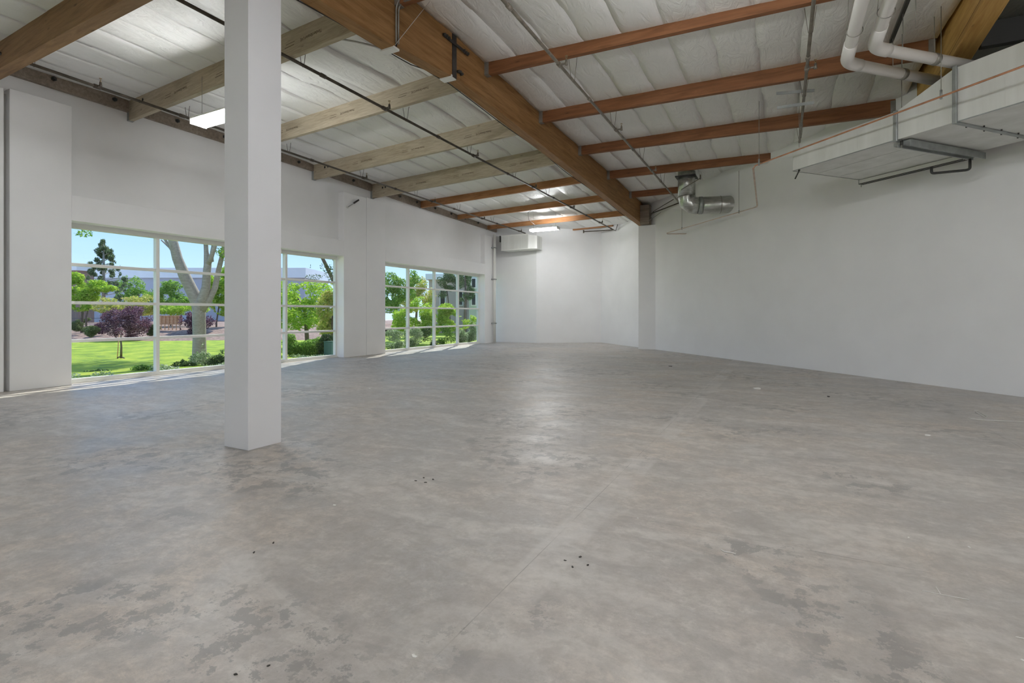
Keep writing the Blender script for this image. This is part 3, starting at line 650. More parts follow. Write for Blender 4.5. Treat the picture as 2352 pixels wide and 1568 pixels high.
# long light channel on the far underside
rl = empty('linear_channel', DO + d2 * (W_ - 0.06) - d1 * 0.0, 'slim pale channel with dark grooves along the far underside edge of the duct', 'channel', rz=math.atan2(-d1.y, -d1.x))
MB().box(0, 1.86, -0.03, 0.10, -0.085, -0.01).build('channel', WSTRIP, rl)
for yy_ in (-0.034, 0.03, 0.09): MB().box(0, 1.86, yy_, yy_ + 0.012, -0.095, -0.083).build('groove', BLACKP, rl)
MB().box(-0.015, 0.0, -0.035, 0.105, -0.10, -0.005).tube([(0, 0.03, -0.1), (0, 0.03, -0.15)], 0.008, 5).build('end_plate', GALV, rl)

# copper line
cp = empty('copper_pipe', (-0.5, 11.9, 4.5), 'long copper pipe slanting across the front of the large duct', 'pipe')
def tub(par, pts, r, name, m, n=10):
    lo = par.location
    return MB().tube([(p[0] - lo[0], p[1] - lo[1], p[2] - lo[2]) for p in pts], r, n).build(name, m, par)
tub(cp, [(4.2, 7.15, 4.5), (2.68, 8.68, 4.5), (-0.43, 11.83, 4.5), (-0.50, 11.93, 4.5), (-0.54, 12.1, 4.49)], 0.014, 'pipe', COPPER)
tub(cp, [(-0.54, 12.1, 4.49), (-0.57, 13.9, 4.44), (-0.60, 15.65, 4.38), (-0.62, 15.75, 4.36)], 0.02, 'painted_pipe', COPPERP)
tub(cp, [(-0.62, 15.75, 4.36), (-0.70, 15.84, 4.35), (-3.61, 18.66, 4.25), (-3.60, 18.72, 4.23), (-2.98, 18.62, 4.17), (-2.95, 18.72, 4.20)], 0.015, 'pipe', COPPERP)
for p in ((2.02, 9.37, 4.5), (-0.42, 11.8, 4.5)):
    tub(cp, [(p[0], p[1], p[2] - 0.02), (p[0], p[1], p[2] + 1.3)], 0.005, 'hanger_rod', GREYM, 5)
    tub(cp, [(p[0], p[1], p[2] - 0.03), (p[0], p[1], p[2] + 0.10)], 0.016, 'pipe_clamp', GALV, 8)
for p in ((-1.1, 16.23, 4.335), (-3.0, 18.07, 4.27)):
    tub(cp, [(p[0], p[1], p[2] - 0.02), (p[0], p[1], p[2] + 1.2)], 0.006, 'hanger_rod', GREYM, 5)
    tub(cp, [(p[0], p[1], p[2] - 0.03), (p[0], p[1], p[2] + 0.05)], 0.018, 'pipe_clamp', GALV, 8)

# round elbow duct
rd = empty('round_duct', (-2.63, 16.7, 4.75), 'galvanised round elbow duct dropping from the roof and turning into the angled wall', 'duct')
dd = Vector((0.956, 0.292, 0))
def seg(parts, name, m, n=28):
    MB().tube(parts, 0.262, n, True).build(name, m, rd)
seg([(0, 0, 1.15), (0, 0, 0.28)], 'riser', SPIRAL)
MB().tube([(0, 0, 0.285)] + [tuple(Vector((0, 0, 0.28)) * (1 - t) ** 2 + dd * 0.34 * t * t) for t in (0.0, 0.34, 0.67, 1.0)], 0.27, 28).build('elbow', SPIRAL, rd)
o = MB().tube([(0.33, 0, 0), (1.25, 0, 0), (1.9, 0, 0)], 0.262, 28).build('branch', SPIRAL, rd); o.rotation_euler = (0, 0, math.atan2(dd.y, dd.x))
for xx, mm in ((0.36, GALV), (0.98, GREYM)):
    o = MB().tube([(xx, 0, 0), (xx + (0.10 if mm is GALV else 0.02), 0, 0)], 0.270, 28).build('collar', mm, rd); o.rotation_euler = (0, 0, math.atan2(dd.y, dd.x))
MB().box(-0.30, 0.30, -0.30, 0.30, 0.87, 0.90).build('roof_opening_dark', BLACKP, rd)  # black plate standing in for the dark opening round the riser
MB().tube([(-0.12, -0.30, 0.45), (0.45, -0.32, 0.74)], 0.012, 6).tube([(0.45, -0.32, 0.70), (0.45, -0.32, 0.84)], 0.02, 6).build('branch_sprinkler', PIPEG, rd)
# wires by the beam end
wr = MB().tube([(-3.3, 18.2, 5.32), (-3.7, 18.6, 5.24), (-4.2, 19.2, 5.16), (-4.4, 19.6, 5.05)], 0.014, 6)
tag(wr.build('loose_wire', CABLE), 'loose dark wire bundle between the round duct and the far end of the beam', 'wire')
# blocking above the pilaster
tag(MB().box(-4.90, -4.55, 20.05, 20.5, 4.86, 5.62).build('wood_post', LEDG, bevel=0.004), 'short dark wooden post on top of the pilaster, beside the beam end', 'post')
bar('brace_strap', (-4.55, 20.0, 4.98), (-3.95, 19.3, 5.12), 0.02, 0.01, GALV, 'small bracket arm beside the far end of the main beam', 'brace')

# ------------------------------------------------------------------ corner fittings
dp = empty('downpipe', (-12.12, 21.25, 0), 'white painted vertical pipe in the far left corner beside the last pilaster', 'pipe')
MB().tube([(0, 0, 0), (0, 0, 5.15)], 0.065, 16).build('pipe', WSTRIP, dp)
for z in (0.9, 3.0, 4.5): MB().box(-0.15, 0.075, -0.075, 0.075, z, z + 0.05).build('clamp', GALV, dp)
db = empty('duct_box', (-11.74, 21.2, 4.37), 'grey sheet-metal duct box mounted high in the far left corner', 'duct')
MB().prism([(0, 0), (1.42, 0), (1.80, 0.16), (1.80, 0.70), (0.0, 0.80)], 0, [0.70, 0.66, 0.60, 0.60, 0.70]).build('box', DUCT, db, bevel=0.01)
MB().box(0, 1.42, -0.012, 0.0, 0.66, 0.70).box(0, 1.42, -0.012, 0, -0.012, 0.02).build('edge_flange', WSTRIP, db)
MB().box(-0.25, -0.02, 0.3, 0.6, 0.45, 0.75).build('stub_box', BLACKP, db)
br = empty('wall_bracket', (XP, 12.02, 4.78), 'small grey metal bracket fixed near the top of the middle pilaster', 'bracket')
MB().box(0, 0.03, -0.03, 0.03, -0.03, 0.03).build('plate', WHITEM, br)
MB().tube([(0.02, 0, 0), (0.06, 0.42, 0.28)], 0.011, 8).build('arm', GALV, br)
MB().tube([(0.05, 0.24, 0.17), (0.062, 0.45, 0.315)], 0.028, 8).build('head', STEEL, br)
jb = empty('junction_box', (-8.35, 17.75, 5.42), 'small white junction box with a cable loop on the orange-brown purlin over the far lamp', 'box')
MB().box(-0.09, 0.09, -0.05, 0.05, -0.08, 0.02).build('box', WHITEM, jb)
MB().tube([(-0.09, 0, -0.03), (-0.35, 0.1, -0.12), (-0.45, 0.4, -0.35), (-0.38, 0.9, -0.5)], 0.008, 6).build('cable', CABLE, jb)

# ------------------------------------------------------------------ lamps
def make_lamp():
    t_ = empty('strip_lamp', (0, 0, 0), 'x', 'lamp')
    for y in (-0.11, 0.11):
        MB().tube([(-0.6, y, 0), (0.6, y, 0)], 0.028, 12).build('tube', LENS, t_)
    MB().box(-0.62, 0.62, -0.15, 0.15, 0.055, 0.085).box(-0.62, -0.60, -0.15, 0.15, -0.03, 0.07).box(0.60, 0.62, -0.15, 0.15, -0.03, 0.07).build('housing', WHITEM, t_)
    for x in (-0.5, 0.5): MB().tube([(x, 0, 0.085), (x, 0, 0.85)], 0.004, 5).build('suspension_wire', GREYM, t_)
    return t_
lamps = [((-8.70, 5.55, 4.80), 'lit strip lamp hanging just left of the column', None),
         ((-8.60, 19.2, 4.82), 'lit strip lamp hanging near the far wall', None),
         ((-1.0, 5.0, 4.9), 'lit strip lamp hanging just above the top edge of the view', None)]
fill_pos = [(-1.0, -3.0, 4.80), (6.5, 2.8, 4.80), (6.5, -3.0, 4.80), (11.0, 0.0, 4.80), (11.0, -5.0, 4.80), (-1.0, -9.5, 4.80), (6.5, -9.5, 4.80)]  # unseen fixtures, added to fill the room with light
for p in fill_pos: lamps.append((p, 'unseen strip lamp added for fill light in the hall behind the camera', 'added fill lamps behind the camera'))
l0 = make_lamp()
for i, (p, lab, g) in enumerate(lamps):
    o = l0 if i == 0 else copy_tree(l0)
    o.location = p; o['label'] = lab
    if i < 2:
        for ch in list(o.children):
            if ch.name.startswith('tube'):
                ch.data = ch.data.copy(); ch.data.materials[0] = LENSW
    if g: o['group'] = g

# ------------------------------------------------------------------ small debris on the floor
WH = mat('scrap_white', (0.8, 0.79, 0.76), 0.6); DK = mat('scrap_dark', (0.04, 0.035, 0.03), 0.7)
def scrap(pos, s, m, label, cat='debris', g=None):
    n = 7; pts = []
    for i in range(n):
        a_ = 2 * math.pi * i / n; r_ = s * random.uniform(0.5, 1.0); pts.append((r_ * math.cos(a_), r_ * 0.6 * math.sin(a_)))
    o = MB().prism(pts, 0.0005, [0.002 + random.uniform(0, s * 0.25) for _ in pts]).build('scrap', m); o.location = (pos[0], pos[1], 0); o.rotation_euler = (0, 0, random.uniform(0, 6))
    return tag(o, label, cat, g)
SCR = [(-1.329, 1.667, 0.018, 1, 'crumpled white scrap on the floor joint, near the bottom edge', None), (-6.807, 7.222, 0.05, 1, 'small white scrap on the floor right of the column, towards the windows', None), (-2.888, 2.711, 0.018, 1, 'tiny white scrap on the floor in front and right of the column', None), (0.861, 2.792, 0.014, 1, 'white fleck on the floor at the lower right edge', None), (0.992, 3.989, 0.012, 1, 'white fleck on the floor at right, below the long strap', None), (0.701, 3.991, 0.01, 1, 'white fleck on the floor at right, above the scored line', None), (-0.871, 3.502, 0.01, 1, 'white fleck on the floor, centre right', None), (-1.087, 2.712, 0.012, 0, 'dark anchor hole plug in the floor, one of a square of four', 'anchor plugs in the floor, centre right'), (-1.025, 2.792, 0.012, 0, 'dark anchor hole plug in the floor, one of a square of four', 'anchor plugs in the floor, centre right'), (-1.023, 2.661, 0.012, 0, 'dark anchor hole plug in the floor, one of a square of four', 'anchor plugs in the floor, centre right'), (-0.955, 2.719, 0.012, 0, 'dark anchor hole plug in the floor, one of a square of four', 'anchor plugs in the floor, centre right'), (-2.709, 3.421, 0.016, 0, 'small dark fleck on the floor right of the column foot, one of four', 'dark flecks right of the column'), (-2.7, 3.516, 0.016, 0, 'small dark fleck on the floor right of the column foot, one of four', 'dark flecks right of the column'), (-2.611, 3.423, 0.016, 0, 'small dark fleck on the floor right of the column foot, one of four', 'dark flecks right of the column'), (-2.601, 3.516, 0.016, 0, 'small dark fleck on the floor right of the column foot, one of four', 'dark flecks right of the column'), (-2.735, 1.953, 0.014, 0, 'dark speck on the floor below the column, left one', None), (-2.743, 2.09, 0.014, 0, 'dark speck on the floor below the column, right one', None), (-1.874, 1.261, 0.009, 0, 'dark speck on the floor at the bottom edge, left', None), (-1.806, 1.352, 0.009, 0, 'dark speck on the floor near the bottom edge, right', None), (-2.608, 13.965, 0.09, 0, 'flat dark scrap on the floor near the far pilaster', None), (0.694, 10.096, 0.05, 0, 'flat dark scrap on the floor near the long angled wall', None), (-0.398, 10.531, 0.1, 1, 'pale strip of tape lying on the floor before the long wall', None), (1.476, 7.42, 0.04, 1, 'pale scrap near the right side of the floor', None)]
for (x, y, s, k, lab, g) in SCR: scrap((x, y), s, WH if k else DK, lab, 'debris', g)
STK = [([(2.206, 8.909), (2.229, 8.857), (2.343, 8.823), (2.762, 8.922)], 0.004, 'long thin white strap lying on the floor at the right edge'), ([(2.441, 9.585), (2.485, 9.608), (2.463, 9.143), (2.422, 9.055), (2.419, 9.464)], 0.004, 'folded white strap on the floor near the right edge'), ([(0.628, 3.254), (0.809, 3.256)], 0.0018, 'thin white stick on the floor at lower right'), ([(0.698, 3.332), (0.701, 3.256)], 0.0015, 'short white stick touching the thin one at lower right'), ([(-0.319, 3.261), (-0.298, 3.241), (-0.261, 3.248), (-0.237, 3.242)], 0.003, 'curled white string on the floor, right of centre'), ([(0.895, 2.977), (0.922, 2.978)], 0.0018, 'white stick end at the lower right edge')]
for pts, r_, lab in STK:
    tag(MB().tube([(x, y, r_ + 0.0005) for x, y in pts], r_, 6).build('plastic_strap', WH), lab, 'strap')

# ------------------------------------------------------------------ outdoors
struct(MB().box(-120, -12.73, -40, 90, -0.35, -0.06).build('ground', PAVE))
def terrain(name, m, x0, x1, y0, y1, hf, nx=30, ny=40):
    vs = [(lerp(x0, x1, i / nx), lerp(y0, y1, j / ny), hf(lerp(x0, x1, i / nx), lerp(y0, y1, j / ny))) for j in range(ny + 1) for i in range(nx + 1)]
    fs = [(j * (nx + 1) + i, j * (nx + 1) + i + 1, (j + 1) * (nx + 1) + i + 1, (j + 1) * (nx + 1) + i) for j in range(ny) for i in range(nx)]
    return MB().add(vs, fs, True).build(name, m)
def depth_(x, y): return -x * 0.4656 + y * 0.885
lawn = terrain('lawn', GRASS, -60, -13.45, -20, 60, lambda x, y: -0.02 + 0.03 * noise.noise(Vector((x * .3, y * .3, 0))) - max(0, -x - 31 + 0.25 * (y - 14)) * 0.08)
tag(lawn, kind='structure')
bed = terrain('planting_bed', MULCH, -62, -22, -14, 50, lambda x, y: max(-0.4, min(0.55, (depth_(x, y) - 26.9) * 0.10)) - 0.03 + 0.06 * noise.noise(Vector((x * .5, y * .5, 3))), 50, 50)
tag(bed, kind='structure')

def Pt(px, py, d):      # place a garden thing by its bearing and distance from the room's viewpoint
    u = (px - 1176) / 1178; return Vector((d * (u * 0.885 - 0.4656), d * (0.885 + u * 0.4656), 1.4 + (719.5 - py) / 1178 * d))
def leaves(name, par, m, blobs, n, size, flat=0.5, seed=0, elong=1.6):
    """n small separate leaf blades spread through overlapping ellipsoids (cx,cy,cz,rx,ry,rz) round the thing's base"""
    rnd = random.Random(seed); vs = []; fs = []; size *= 0.66; n = int(n * 2.1)
    w = [b[3] * b[4] * b[5] for b in blobs]; tot = sum(w)
    for b, wt in zip(blobs, w):
        for _ in range(max(30, int(n * wt / tot))):
            while True:
                q = Vector((rnd.uniform(-1, 1), rnd.uniform(-1, 1), rnd.uniform(-1, 1)))
                if q.length < 1 and q.length > 0.25: break
            p = Vector((b[0] + q.x * b[3], b[1] + q.y * b[4], b[2] + q.z * b[5]))
            nn = noise.noise(p * 1.9 + Vector((seed, 0, 0)))
            if nn < -0.06 + 0.30 * (q.length - 0.6): continue
            s = size * rnd.uniform(0.6, 1.3)
            a = Vector((rnd.gauss(0, 1), rnd.gauss(0, 1), rnd.gauss(0, flat))).normalized(); c = a.cross(Vector((rnd.gauss(0, 1), rnd.gauss(0, 1), rnd.gauss(0, 1)))).normalized()
            k = len(vs); vs += [p - a * s * elong / 2, p + c * s * 0.4, p + a * s * elong / 2, p - c * s * 0.4]; fs.append((k, k + 1, k + 2, k + 3))
    me = bpy.data.meshes.new(name); me.from_pydata([tuple(v) for v in vs], [], fs); me.update()
    o = link(name, me, m, par); o['kind'] = 'stuff'
    return o
def plant(name, label, cat, px, py_base, d, m, blobs_px, n, size, trunk=None, bark=BARKD, seed=0, group=None, thick=1.0, flat=0.5):
    """blobs_px: (dx, dy_up, rx, rz) in photo pixels about the base, turned into metres at distance d"""
    s = d / 1178; loc = Pt(px, py_base, d); e_ = empty(name, loc, label, cat, group, rz=R(27.75))
    bl = [(a * s, (0.3 * math.sin(i * 2.3)) * r * s, h * s, r * s, r * s * thick, z * s) for i, (a, h, r, z) in enumerate(blobs_px)]
    leaves('foliage', e_, m, bl, n, size, flat, seed)
    if trunk:
        for t_ in trunk:
            MB().tube([(t_[0][0][0] * s, 0, -1.3)] + [(a * s, b, h * s) for a, b, h in t_[0]], [t_[1][0] * s] + [q * s for q in t_[1]], 8).build('trunk', bark, e_)
    return e_
# multi-stemmed tree close to the window
bt = empty('large_tree', Pt(457, 840, 14.6) , 'large pale-barked multi-stemmed tree on the lawn close to the first window', 'tree', rz=R(27.75))
s = 14.6 / 1178
def limb(pts, rr, name='limb'): MB().tube([(a * s, dy, h * s) for a, dy, h in pts], [q * s for q in rr], 12).build(name, BARK, bt)
limb([(0, 0, -4), (1, 0, 10), (1, 0, 60), (0, 0, 110), (0, 0, 145), (2, 0, 160)], [19, 15, 13.5, 13.5, 14.5, 7], 'trunk')
limb([(1, 0, 118), (-3, 0, 142), (-14, 0, 168), (-30, -.05, 205), (-44, -.1, 245), (-58, -.1, 300), (-70, -.2, 360), (-110, -.4, 470), (-150, -.5, 560)], [12, 13.5, 13, 12, 10.5, 9, 8.5, 6, 3])
limb([(2, 0, 125), (8, 0, 150), (16, 0, 180), (18, 0, 215), (20, 0, 232), (12, .1, 262), (10, .1, 300), (12, .2, 380)], [12, 12, 9, 8, 8, 5, 4.5, 3])
limb([(20, 0, 230), (33, -.1, 250), (44, -.1, 282), (62, -.1, 350)], [6, 5, 4, 2])
limb([(28, .05, 240), (24, .1, 262), (26, .2, 300)], [3.5, 3, 2])
limb([(4, 0, 125), (18, .05, 148), (30, .15, 180), (36, .2, 222), (46, .2, 262), (56, .2, 330)], [9, 8, 6.5, 5.5, 5, 3])
limb([(-28, -.05, 190), (-46, 0, 230), (-60, 0, 262), (-84, 0, 300), (-105, 0, 350)], [4.5, 4, 3.5, 3, 2])
limb([(-46, 0, 232), (-70, .1, 270), (-92, .1, 290)], [4, 2.5, 1.5])
leaves('foliage', bt, LF_GREEN, [(-2.2, 6.2, 7.4, 2.2, 1.4, 0.9), (-4.7, 6.6, 7.3, 1.4, 1.2, 0.8)], 9000, 0.13, seed=3)
leaves('foliage', bt, LF_GREEN, [(-3.42, 0.1, 3.80, .26, .3, .12), (0.62, 0.1, 3.22, .26, .3, .16), (0.30, 0.1, 3.52, .40, .3, .10), (0.80, 0.1, 2.95, .10, .2, .20)], 420, 0.07, seed=5)
# purple shrub and companions
plant('purple_shrub', 'round purple-leaved shrub on the bark bed behind the lawn', 'shrub', 290, 779, 27.0, LF_PURP, [(0, 40, 50, 34), (-30, 46, 30, 24), (36, 46, 32, 24), (-4, 14, 24, 18), (14, 22, 30, 20), (-14, 26, 30, 20), (0, 62, 44, 16)], 16000, 0.07, seed=11)
plant('purple_shrub', 'smaller purple-leaved shrub beside the pale tree trunk', 'shrub', 452, 770, 29.5, LF_PURP, [(-18, 28, 22, 28), (18, 36, 22, 22), (0, 30, 22, 26)], 4500, 0.085, seed=12)
plant('purple_shrub', 'low dark reddish shrub between the clipped boxwoods', 'shrub', 232, 768, 28.6, LF_PURP, [(0, 14, 15, 14)], 1500, 0.07, seed=13)
for i, (px, py, w_, h_, d, lab) in enumerate([(204, 774, 19, 24, 26.5, 'clipped boxwood tub shape nearest the lawn'), (180, 760, 17, 22, 29, 'clipped boxwood at the left edge of the first window'), (190, 742, 14, 12, 33, 'small clipped boxwood farthest back at left'), (350, 771, 14, 24, 28.0, 'clipped boxwood right of the purple shrub, by the mullion')]):
    plant('boxwood', lab, 'shrub', px, py, d, LF_OLIVE, [(0, h_ * .5, w_ * .85, h_ * .55), (0, h_ * .72, w_, h_ * .40), (0, h_ * .25, w_ * .7, h_ * .3)], 5200, 0.05, seed=20 + i, group='clipped boxwoods on the bark bed')
# sapling with stake
sp = empty('sapling', Pt(278, 822, 16.2), 'thin young tree tied to a stake on the lawn', 'tree', rz=R(27.75))
MB().tube([(0, 0, 0), (0.01, 0, .35), (-.01, 0, .62), (.02, 0, .82)], [.035, .026, .02, .008], 8).build('trunk', BARKD, sp)
MB().tube([(-.14, .02, -.1), (-.08, .02, .75)], .013, 6).build('stake', FENW, sp)
MB().tube([(-.16, 0, -.12), (-.1, 0, .02), (0, 0, .05), (.1, 0, .0), (.14, 0, -.14)], .02, 6).build('root', BARKD, sp)
leaves('foliage', sp, LF_PURP, [(0, 0, .85, .16, .16, .14)], 90, .05, seed=4)
# ground cover along the glass
for i, (px, py, d, rx, rz_, mm, lab) in enumerate([(245, 856, 12.6, 50, 10, LF_DARK, 'low dark ground-cover plant outside the first window, left'), (300, 852, 12.8, 34, 18, LF_GREEN, 'twiggy brownish ground-cover plant below the sapling'),
        (350, 850, 13.0, 34, 10, LF_SILV, 'low grey-green ground-cover plant by the window mullion'), (410, 842, 13.8, 30, 14, LF_DARK, 'low dark plant outside, left of the tree trunk'), (462, 838, 14.1, 24, 34, LF_SILV, 'ivy-like growth covering the foot of the pale tree'), (505, 838, 14.2, 26, 22, LF_DARK, 'dark shrub outside, right of the tree trunk by the column')]):
    plant('ground_cover', lab, 'plant', px, py, d, mm, [(0, rz_ * .3, rx, rz_ * .8), (rx * .6, rz_ * .2, rx * .7, rz_ * .6), (-rx * .6, rz_ * .2, rx * .7, rz_ * .5), (rx * .1, rz_ * .9, rx * .3, rz_ * .7)], 1300 if i != 4 else 700, 0.05, seed=40 + i, thick=0.5)
gcs = leaves('ground_cover', None, LF_SILV, [(-13.32 + 0.12 * math.sin(k * 1.7), 4.9 + k * 0.36, 0.0, 0.30, 0.30, 0.10 + 0.06 * math.sin(k * 2.3)) for k in range(20)], 4200, 0.06, seed=33)
tag(gcs, 'patchy strip of low ground cover along the foot of the first window', 'plants')
# trees behind
G2 = 'trees and shrubs behind the lawn'
plant('lime_tree', 'bright lime-green tree at the left edge of the first window', 'tree', 188, 730, 30, LF_LIME, [(-10, 58, 26, 30), (14, 50, 22, 20), (-14, 92, 20, 14), (30, 74, 26, 14), (60, 66, 22, 10), (0, 28, 26, 14)], 7000, .13, [([(0, 0, 0), (4, 0, 40)], [3, 2]), ([(10, 0, 0), (22, 0, 50)], [2, 1])], seed=51)
pn = empty('pine_tree', Pt(238, 706, 38), 'dark pine tree with a pointed top rising above the first window rail', 'tree', rz=R(27.75))
s = 38 / 1178; MB().tube([(0, 0, 0), (0, 0, 100 * s), (0, 0, 150 * s)], [4 * s, 2.5 * s, .6 * s], 8).build('trunk', BARK, pn)
bl = []; rp = random.Random(5)
for i in range(120):
    f_ = (i / 119) ** 0.9; h = 14 + 138 * f_; rr = 54 * (1 - f_) ** 0.75 + 2; a_ = rp.uniform(0, 6.28); k_ = rp.uniform(.25, 1.0)
    x_, y_ = rr * k_ * math.cos(a_), rr * k_ * math.sin(a_)
    bl.append((x_ * s, y_ * s, (h + 0.16 * rr * k_) * s, 5.5 * s, 5.5 * s, rp.uniform(4, 8) * s))
    if i % 4 == 0: MB().tube([(0, 0, (h - 4) * s), (x_ * s, y_ * s, (h + 0.14 * rr * k_) * s)], [1.0 * s, .4 * s], 5, False).build('limb', BARK, pn)
leaves('foliage', pn, LF_PINE, bl, 9000, .085, 1.6, seed=61, elong=3.6)
plant('hedge_shrub', 'yellow-green shrub mass behind the purple shrub', 'shrub', 300, 722, 36, LF_YELL, [(-60, 22, 34, 18), (-10, 24, 34, 16), (40, 28, 36, 18), (-30, 10, 40, 14), (25, 10, 44, 14)], 8000, .13, seed=71)
plant('background_tree', 'rounded olive-green tree behind the pine', 'tree', 318, 715, 46, LF_GREEN, [(-20, 50, 34, 34), (0, 24, 46, 24), (40, 34, 26, 18)], 6000, .16, [([(0, 0, 0), (0, 0, 40)], [2, 1])], seed=72)
plant('background_tree', 'green tree just right of the window mullion, behind the pale trunk', 'tree', 392, 728, 36, LF_GREEN, [(0, 60, 28, 26), (-14, 34, 26, 24), (22, 30, 30, 20), (48, 28, 26, 18)], 7000, .13, [([(0, 0, 0), (0, 0, 40)], [2, 1])], seed=73)
plant('background_tree', 'bright green tree between the pale trunk and the column', 'tree', 505, 740, 33, LF_LIME, [(0, 84, 34, 34), (10, 40, 30, 26), (-18, 60, 22, 26), (26, 110, 30, 22)], 9000, .14, [([(-8, 0, 0), (0, 0, 50)], [2, 1])], seed=74)
plant('background_tree', 'low lime shrub behind the timber rail fence', 'shrub', 420, 724, 34, LF_LIME, [(-20, 12, 34, 14), (24, 14, 30, 14)], 3500, .11, seed=75)
# fences
ir = empty('iron_fence', Pt(210, 733, 44), 'dark iron picket fence seen at left under the lime-green tree', 'fence', rz=R(27.75))
for i in range(26): MB().box(-1.7 + i * .13, -1.68 + i * .13, -.01, .01, -1.0, .8).build('picket', IRON, ir)
MB().box(-1.75, 1.7, -.015, .015, .7, .74).box(-1.75, 1.7, -.015, .015, .06, .10).build('rail', IRON, ir)
wf = empty('timber_fence', Pt(390, 746, 31), 'orange-brown timber rail fence on the bark slope', 'fence', rz=R(24))
for z in (.02, .52): MB().box(-.85, .75, -.02, .02, z, z + .05).build('rail', FENW, wf)
for i in range(7): MB().box(-.8 + i * .24, -.76 + i * .24, -.03, .0, -.35, .58).build('baluster', FENW, wf)
MB().box(-.85, .75, .03, .06, .05, .55).build('backboard', FENW, wf)
# buildings
def building(label, px0, px1, py_top, py_base, d, m, parap=None, wins=(), dep=8, rz=27.75):
    s = d / 1178; p = Pt(px0, py_base, d); e_ = empty('building', p, label, 'building', rz=R(rz)); w_ = (px1 - px0) * s; h_ = (py_base - py_top) * s
    MB().box(0, w_, 0, dep, -1.5, h_).build('wall', m, e_)
    if parap:
        MB().box(-.2, w_ + .2, -.25, dep, h_ - parap * s, h_ + .15).build('parapet', WHITEB, e_)
    for (a, b, c_, d_) in wins:
        fr = MB().box((a - px0) * s - .06, (b - px0) * s + .06, -.06, .02, (py_base - d_) * s - .06, (py_base - c_) * s + .06).build('window', WHITEB, e_)
        MB().box((a - px0) * s, (b - px0) * s, -.075, -.055, (py_base - d_) * s, (py_base - c_) * s).build('pane', DGLASS, fr)
    return e_
building('long grey building with white parapet behind the trees of the first window', 150, 700, 618, 719, 62, GREYB, 20)
building('brown building at the far left edge of the first window', 60, 214, 612, 722, 50, BRWNB, 12, (), 1.5, 14)
building('tan building seen through the right half of the third window', 985, 1240, 634, 735, 37, PINKB, 8, [(1012, 1022, 668, 700), (1052, 1062, 668, 700)])
building('pale green building wing at the right edge of the third window', 1077, 1225, 622, 730, 33, GRNB, None, [(1084, 1092, 640, 660), (1084, 1092, 676, 700)])
cn = empty('canopy', Pt(240, 697, 40), 'thin grey canopy roof below the pine tree', 'canopy', rz=R(27.75))
MB().box(0, 2.6, 0, 2, 0, .12).build('roof', GREYB, cn); MB().box(.2, .3, .2, .3, -2.4, 0).build('post', GREYB, cn); MB().box(2.2, 2.3, .2, .3, -2.4, 0).build('post', GREYB, cn)
# second window part
plant('large_shrub_tree', 'dense yellow-green tree filling the window right of the column', 'tree', 705, 775, 22, LF_LIME, [(-50, 90, 50, 40), (10, 96, 50, 36), (-20, 50, 70, 34), (-90, 80, 50, 44)], 12000, .11, [([(0, 0, 0), (-4, 0, 60), (-20, 0, 90)], [5, 4, 2]), ([(0, 0, 20), (20, 0, 90)], [4, 2])], BARKD, seed=81)
plant('large_shrub_tree', 'orange-tinged yellow tree behind the right jamb of the first window', 'tree', 762, 772, 20.5, LF_YELL, [(0, 60, 34, 50), (20, 96, 40, 34), (-10, 24, 30, 22)], 7000, .10, [([(0, 0, 0), (4, 0, 60)], [4, 3])], seed=82)
sky_t = empty('bare_branch_tree', Pt(800, 820, 18.3), 'leaning dark branch crossing the sky in the pane right of the column', 'tree', rz=R(27.75)); s = 18.3 / 1178
MB().tube([(0, 0, 0), (-4, 0, 90), (-20, 0, 150), (-40, 0, 190), (-62, 0, 230), (-78, 0, 262), (-90, 0, 300)] and [(a * s, 0, h * s) for a, h in ((0, 0), (-4, 90), (-22, 150), (-42, 192), (-58, 225), (-74, 258), (-90, 300))], [9 * s, 7 * s, 5.5 * s, 4.5 * s, 4 * s, 3.5 * s, 2.5 * s], 8).build('trunk', BARKD, sky_t)
MB().tube([(-20 * s, 0, 200 * s), (-36 * s, 0, 226 * s), (-52 * s, 0, 250 * s)], [2.5 * s, 2 * s, 1.2 * s], 6).build('limb', BARKD, sky_t)
leaves('foliage', sky_t, LF_DARK, [(-.75, 0, 3.35, .35, .3, .3), (-1.3, 0, 3.35, .3, .3, .16), (-.5, 0, 2.9, .4, .3, .35), (-1.2, 0, 2.85, .35, .2, .12)], 700, .06, seed=83)
for i, (px, rx, mm) in enumerate([(668, 30, LF_GREEN), (712, 34, LF_GREEN), (750, 24, LF_DARK)]):
    plant('hedge_plant', ('leafy dark-green hedge plant low outside the window right of the column, ' + ('left', 'middle', 'right')[i] + ' one'), 'shrub', px, 818, 17.2, mm, [(0, 26, rx, 26), (-8, 12, rx, 14)], 4200, .055, seed=90 + i, thick=.5)
ub = empty('utility_box', Pt(757, 817, 17.0), 'dark green utility box standing outside near the right jamb', 'box', rz=R(20))
MB().box(-.14, .14, -.12, .12, 0, .46).build('cabinet', UBOX, ub, bevel=.01); MB().box(-.15, .15, -.13, .13, .46, .49).build('lid', UBOX, ub)
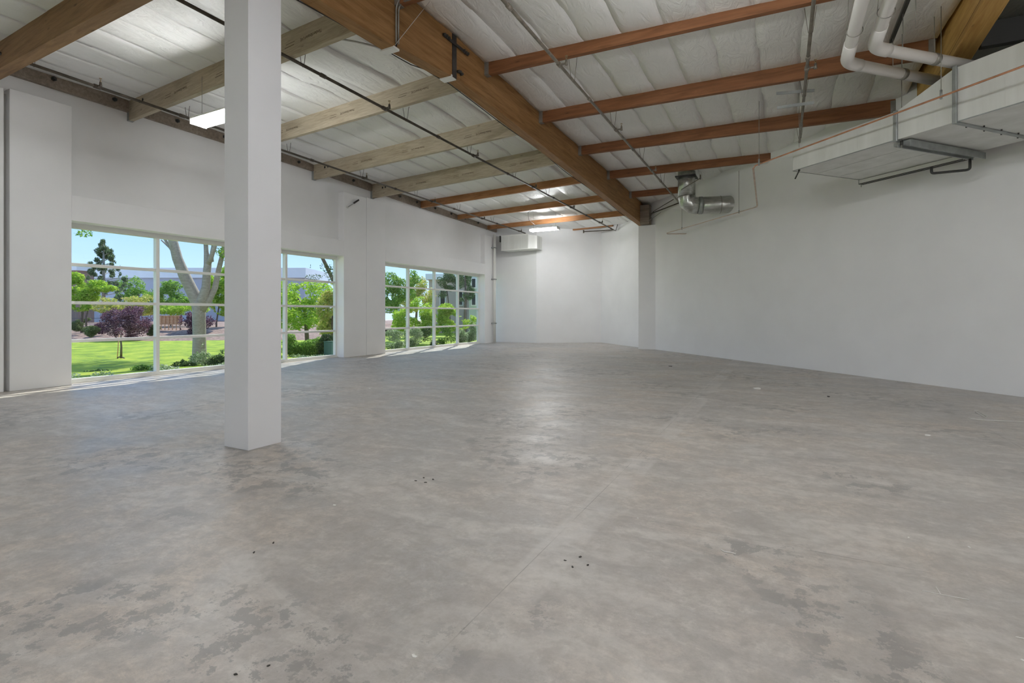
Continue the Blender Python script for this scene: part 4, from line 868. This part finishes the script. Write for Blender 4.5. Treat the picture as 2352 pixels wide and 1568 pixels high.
# third window
plant('background_tree', 'olive-green tree at the left of the third window', 'tree', 905, 760, 27, LF_GREEN, [(-10, 110, 34, 26), (18, 84, 34, 26), (-6, 70, 30, 30), (40, 120, 24, 20)], 9000, .10, [([(0, 0, 0), (4, 0, 80)], [4, 2])], seed=101)
plant('background_tree', 'orange-tinged tree behind the lime shrubs of the third window', 'tree', 955, 745, 31, LF_YELL, [(0, 90, 30, 24), (20, 66, 26, 24), (-10, 50, 30, 24)], 6000, .11, [([(0, 0, 0), (4, 0, 60)], [3, 2])], seed=102)
plant('lime_shrub', 'brightest lime shrub in the middle of the third window', 'shrub', 972, 790, 24, LF_LIME, [(-4, 76, 30, 34), (10, 44, 32, 30), (-40, 62, 30, 26), (-52, 40, 22, 22)], 9000, .085, seed=103)
plant('lime_shrub', 'lime-green shrub right of the brightest one, before the tan building', 'shrub', 1030, 780, 24.5, LF_LIME, [(0, 46, 26, 30), (-6, 66, 20, 20), (34, 40, 18, 16), (54, 44, 12, 12)], 6000, .085, seed=104)
plant('dark_tree', 'dark-crowned small tree in front of the tan building', 'tree', 1034, 735, 33, LF_DARK, [(-8, 92, 26, 20), (6, 80, 22, 16), (-18, 60, 12, 10)], 4500, .09, [([(0, 0, 0), (-6, 0, 60), (-10, 0, 80)], [1.6, 1.2, .8])], seed=105)
plant('dark_tree', 'tall dark sparse tree by the pale green building wing', 'tree', 1068, 738, 31, LF_DARK, [(-2, 100, 18, 26), (8, 66, 16, 18), (-8, 40, 8, 16)], 3800, .08, [([(0, 0, 0), (2, 0, 50), (0, 0, 110)], [4, 3, 1]), ([(0, 0, 40), (14, 0, 80)], [2, 1])], seed=106)
for i, (px, rx, mm, d) in enumerate([(903, 27, LF_SILV, 20.3), (948, 26, LF_SILV, 21.5), (985, 24, LF_DARK, 22.4), (1022, 24, LF_GREEN, 23.5), (1056, 20, LF_SILV, 24.6), (1080, 15, LF_SILV, 25.4)]):
    plant('hedge_plant', 'silvery green hedge plant low outside the third window, %s from the left' % ('first', 'second', 'third, darker', 'fourth, greener', 'fifth', 'last')[i], 'shrub', px, 719.5 + 1.4 * 1178 / d + 1, d, mm, [(0, 24, rx, 24), (0, 10, rx, 12)], 3000, .055, seed=110 + i, thick=.5)
car = empty('car', Pt(886, 728, 40), 'white car partly hidden behind the trees at the left of the third window', 'car', rz=R(40))
MB().add([(-2, -.85, .3), (2, -.85, .3), (2, .85, .3), (-2, .85, .3), (-2, -.85, .8), (2, -.85, .75), (2, .85, .75), (-2, .85, .8)], [(0, 3, 2, 1), (4, 5, 6, 7), (0, 1, 5, 4), (1, 2, 6, 5), (2, 3, 7, 6), (3, 0, 4, 7)]).build('body', CARW, car, bevel=.12)
MB().add([(-1.5, -.75, .78), (1.0, -.75, .78), (1.0, .75, .78), (-1.5, .75, .78), (-1.0, -.6, 1.4), (.3, -.6, 1.4), (.3, .6, 1.4), (-1.0, .6, 1.4)], [(0, 3, 2, 1), (4, 5, 6, 7), (0, 1, 5, 4), (1, 2, 6, 5), (2, 3, 7, 6), (3, 0, 4, 7)]).build('cabin', DGLASS, car, bevel=.06)
for x in (-1.25, 1.25):
    for y in (-.85, .85): MB().tube([(x, y - .1, .3), (x, y + .1, .3)], .3, 14).build('wheel', TYRE, car)
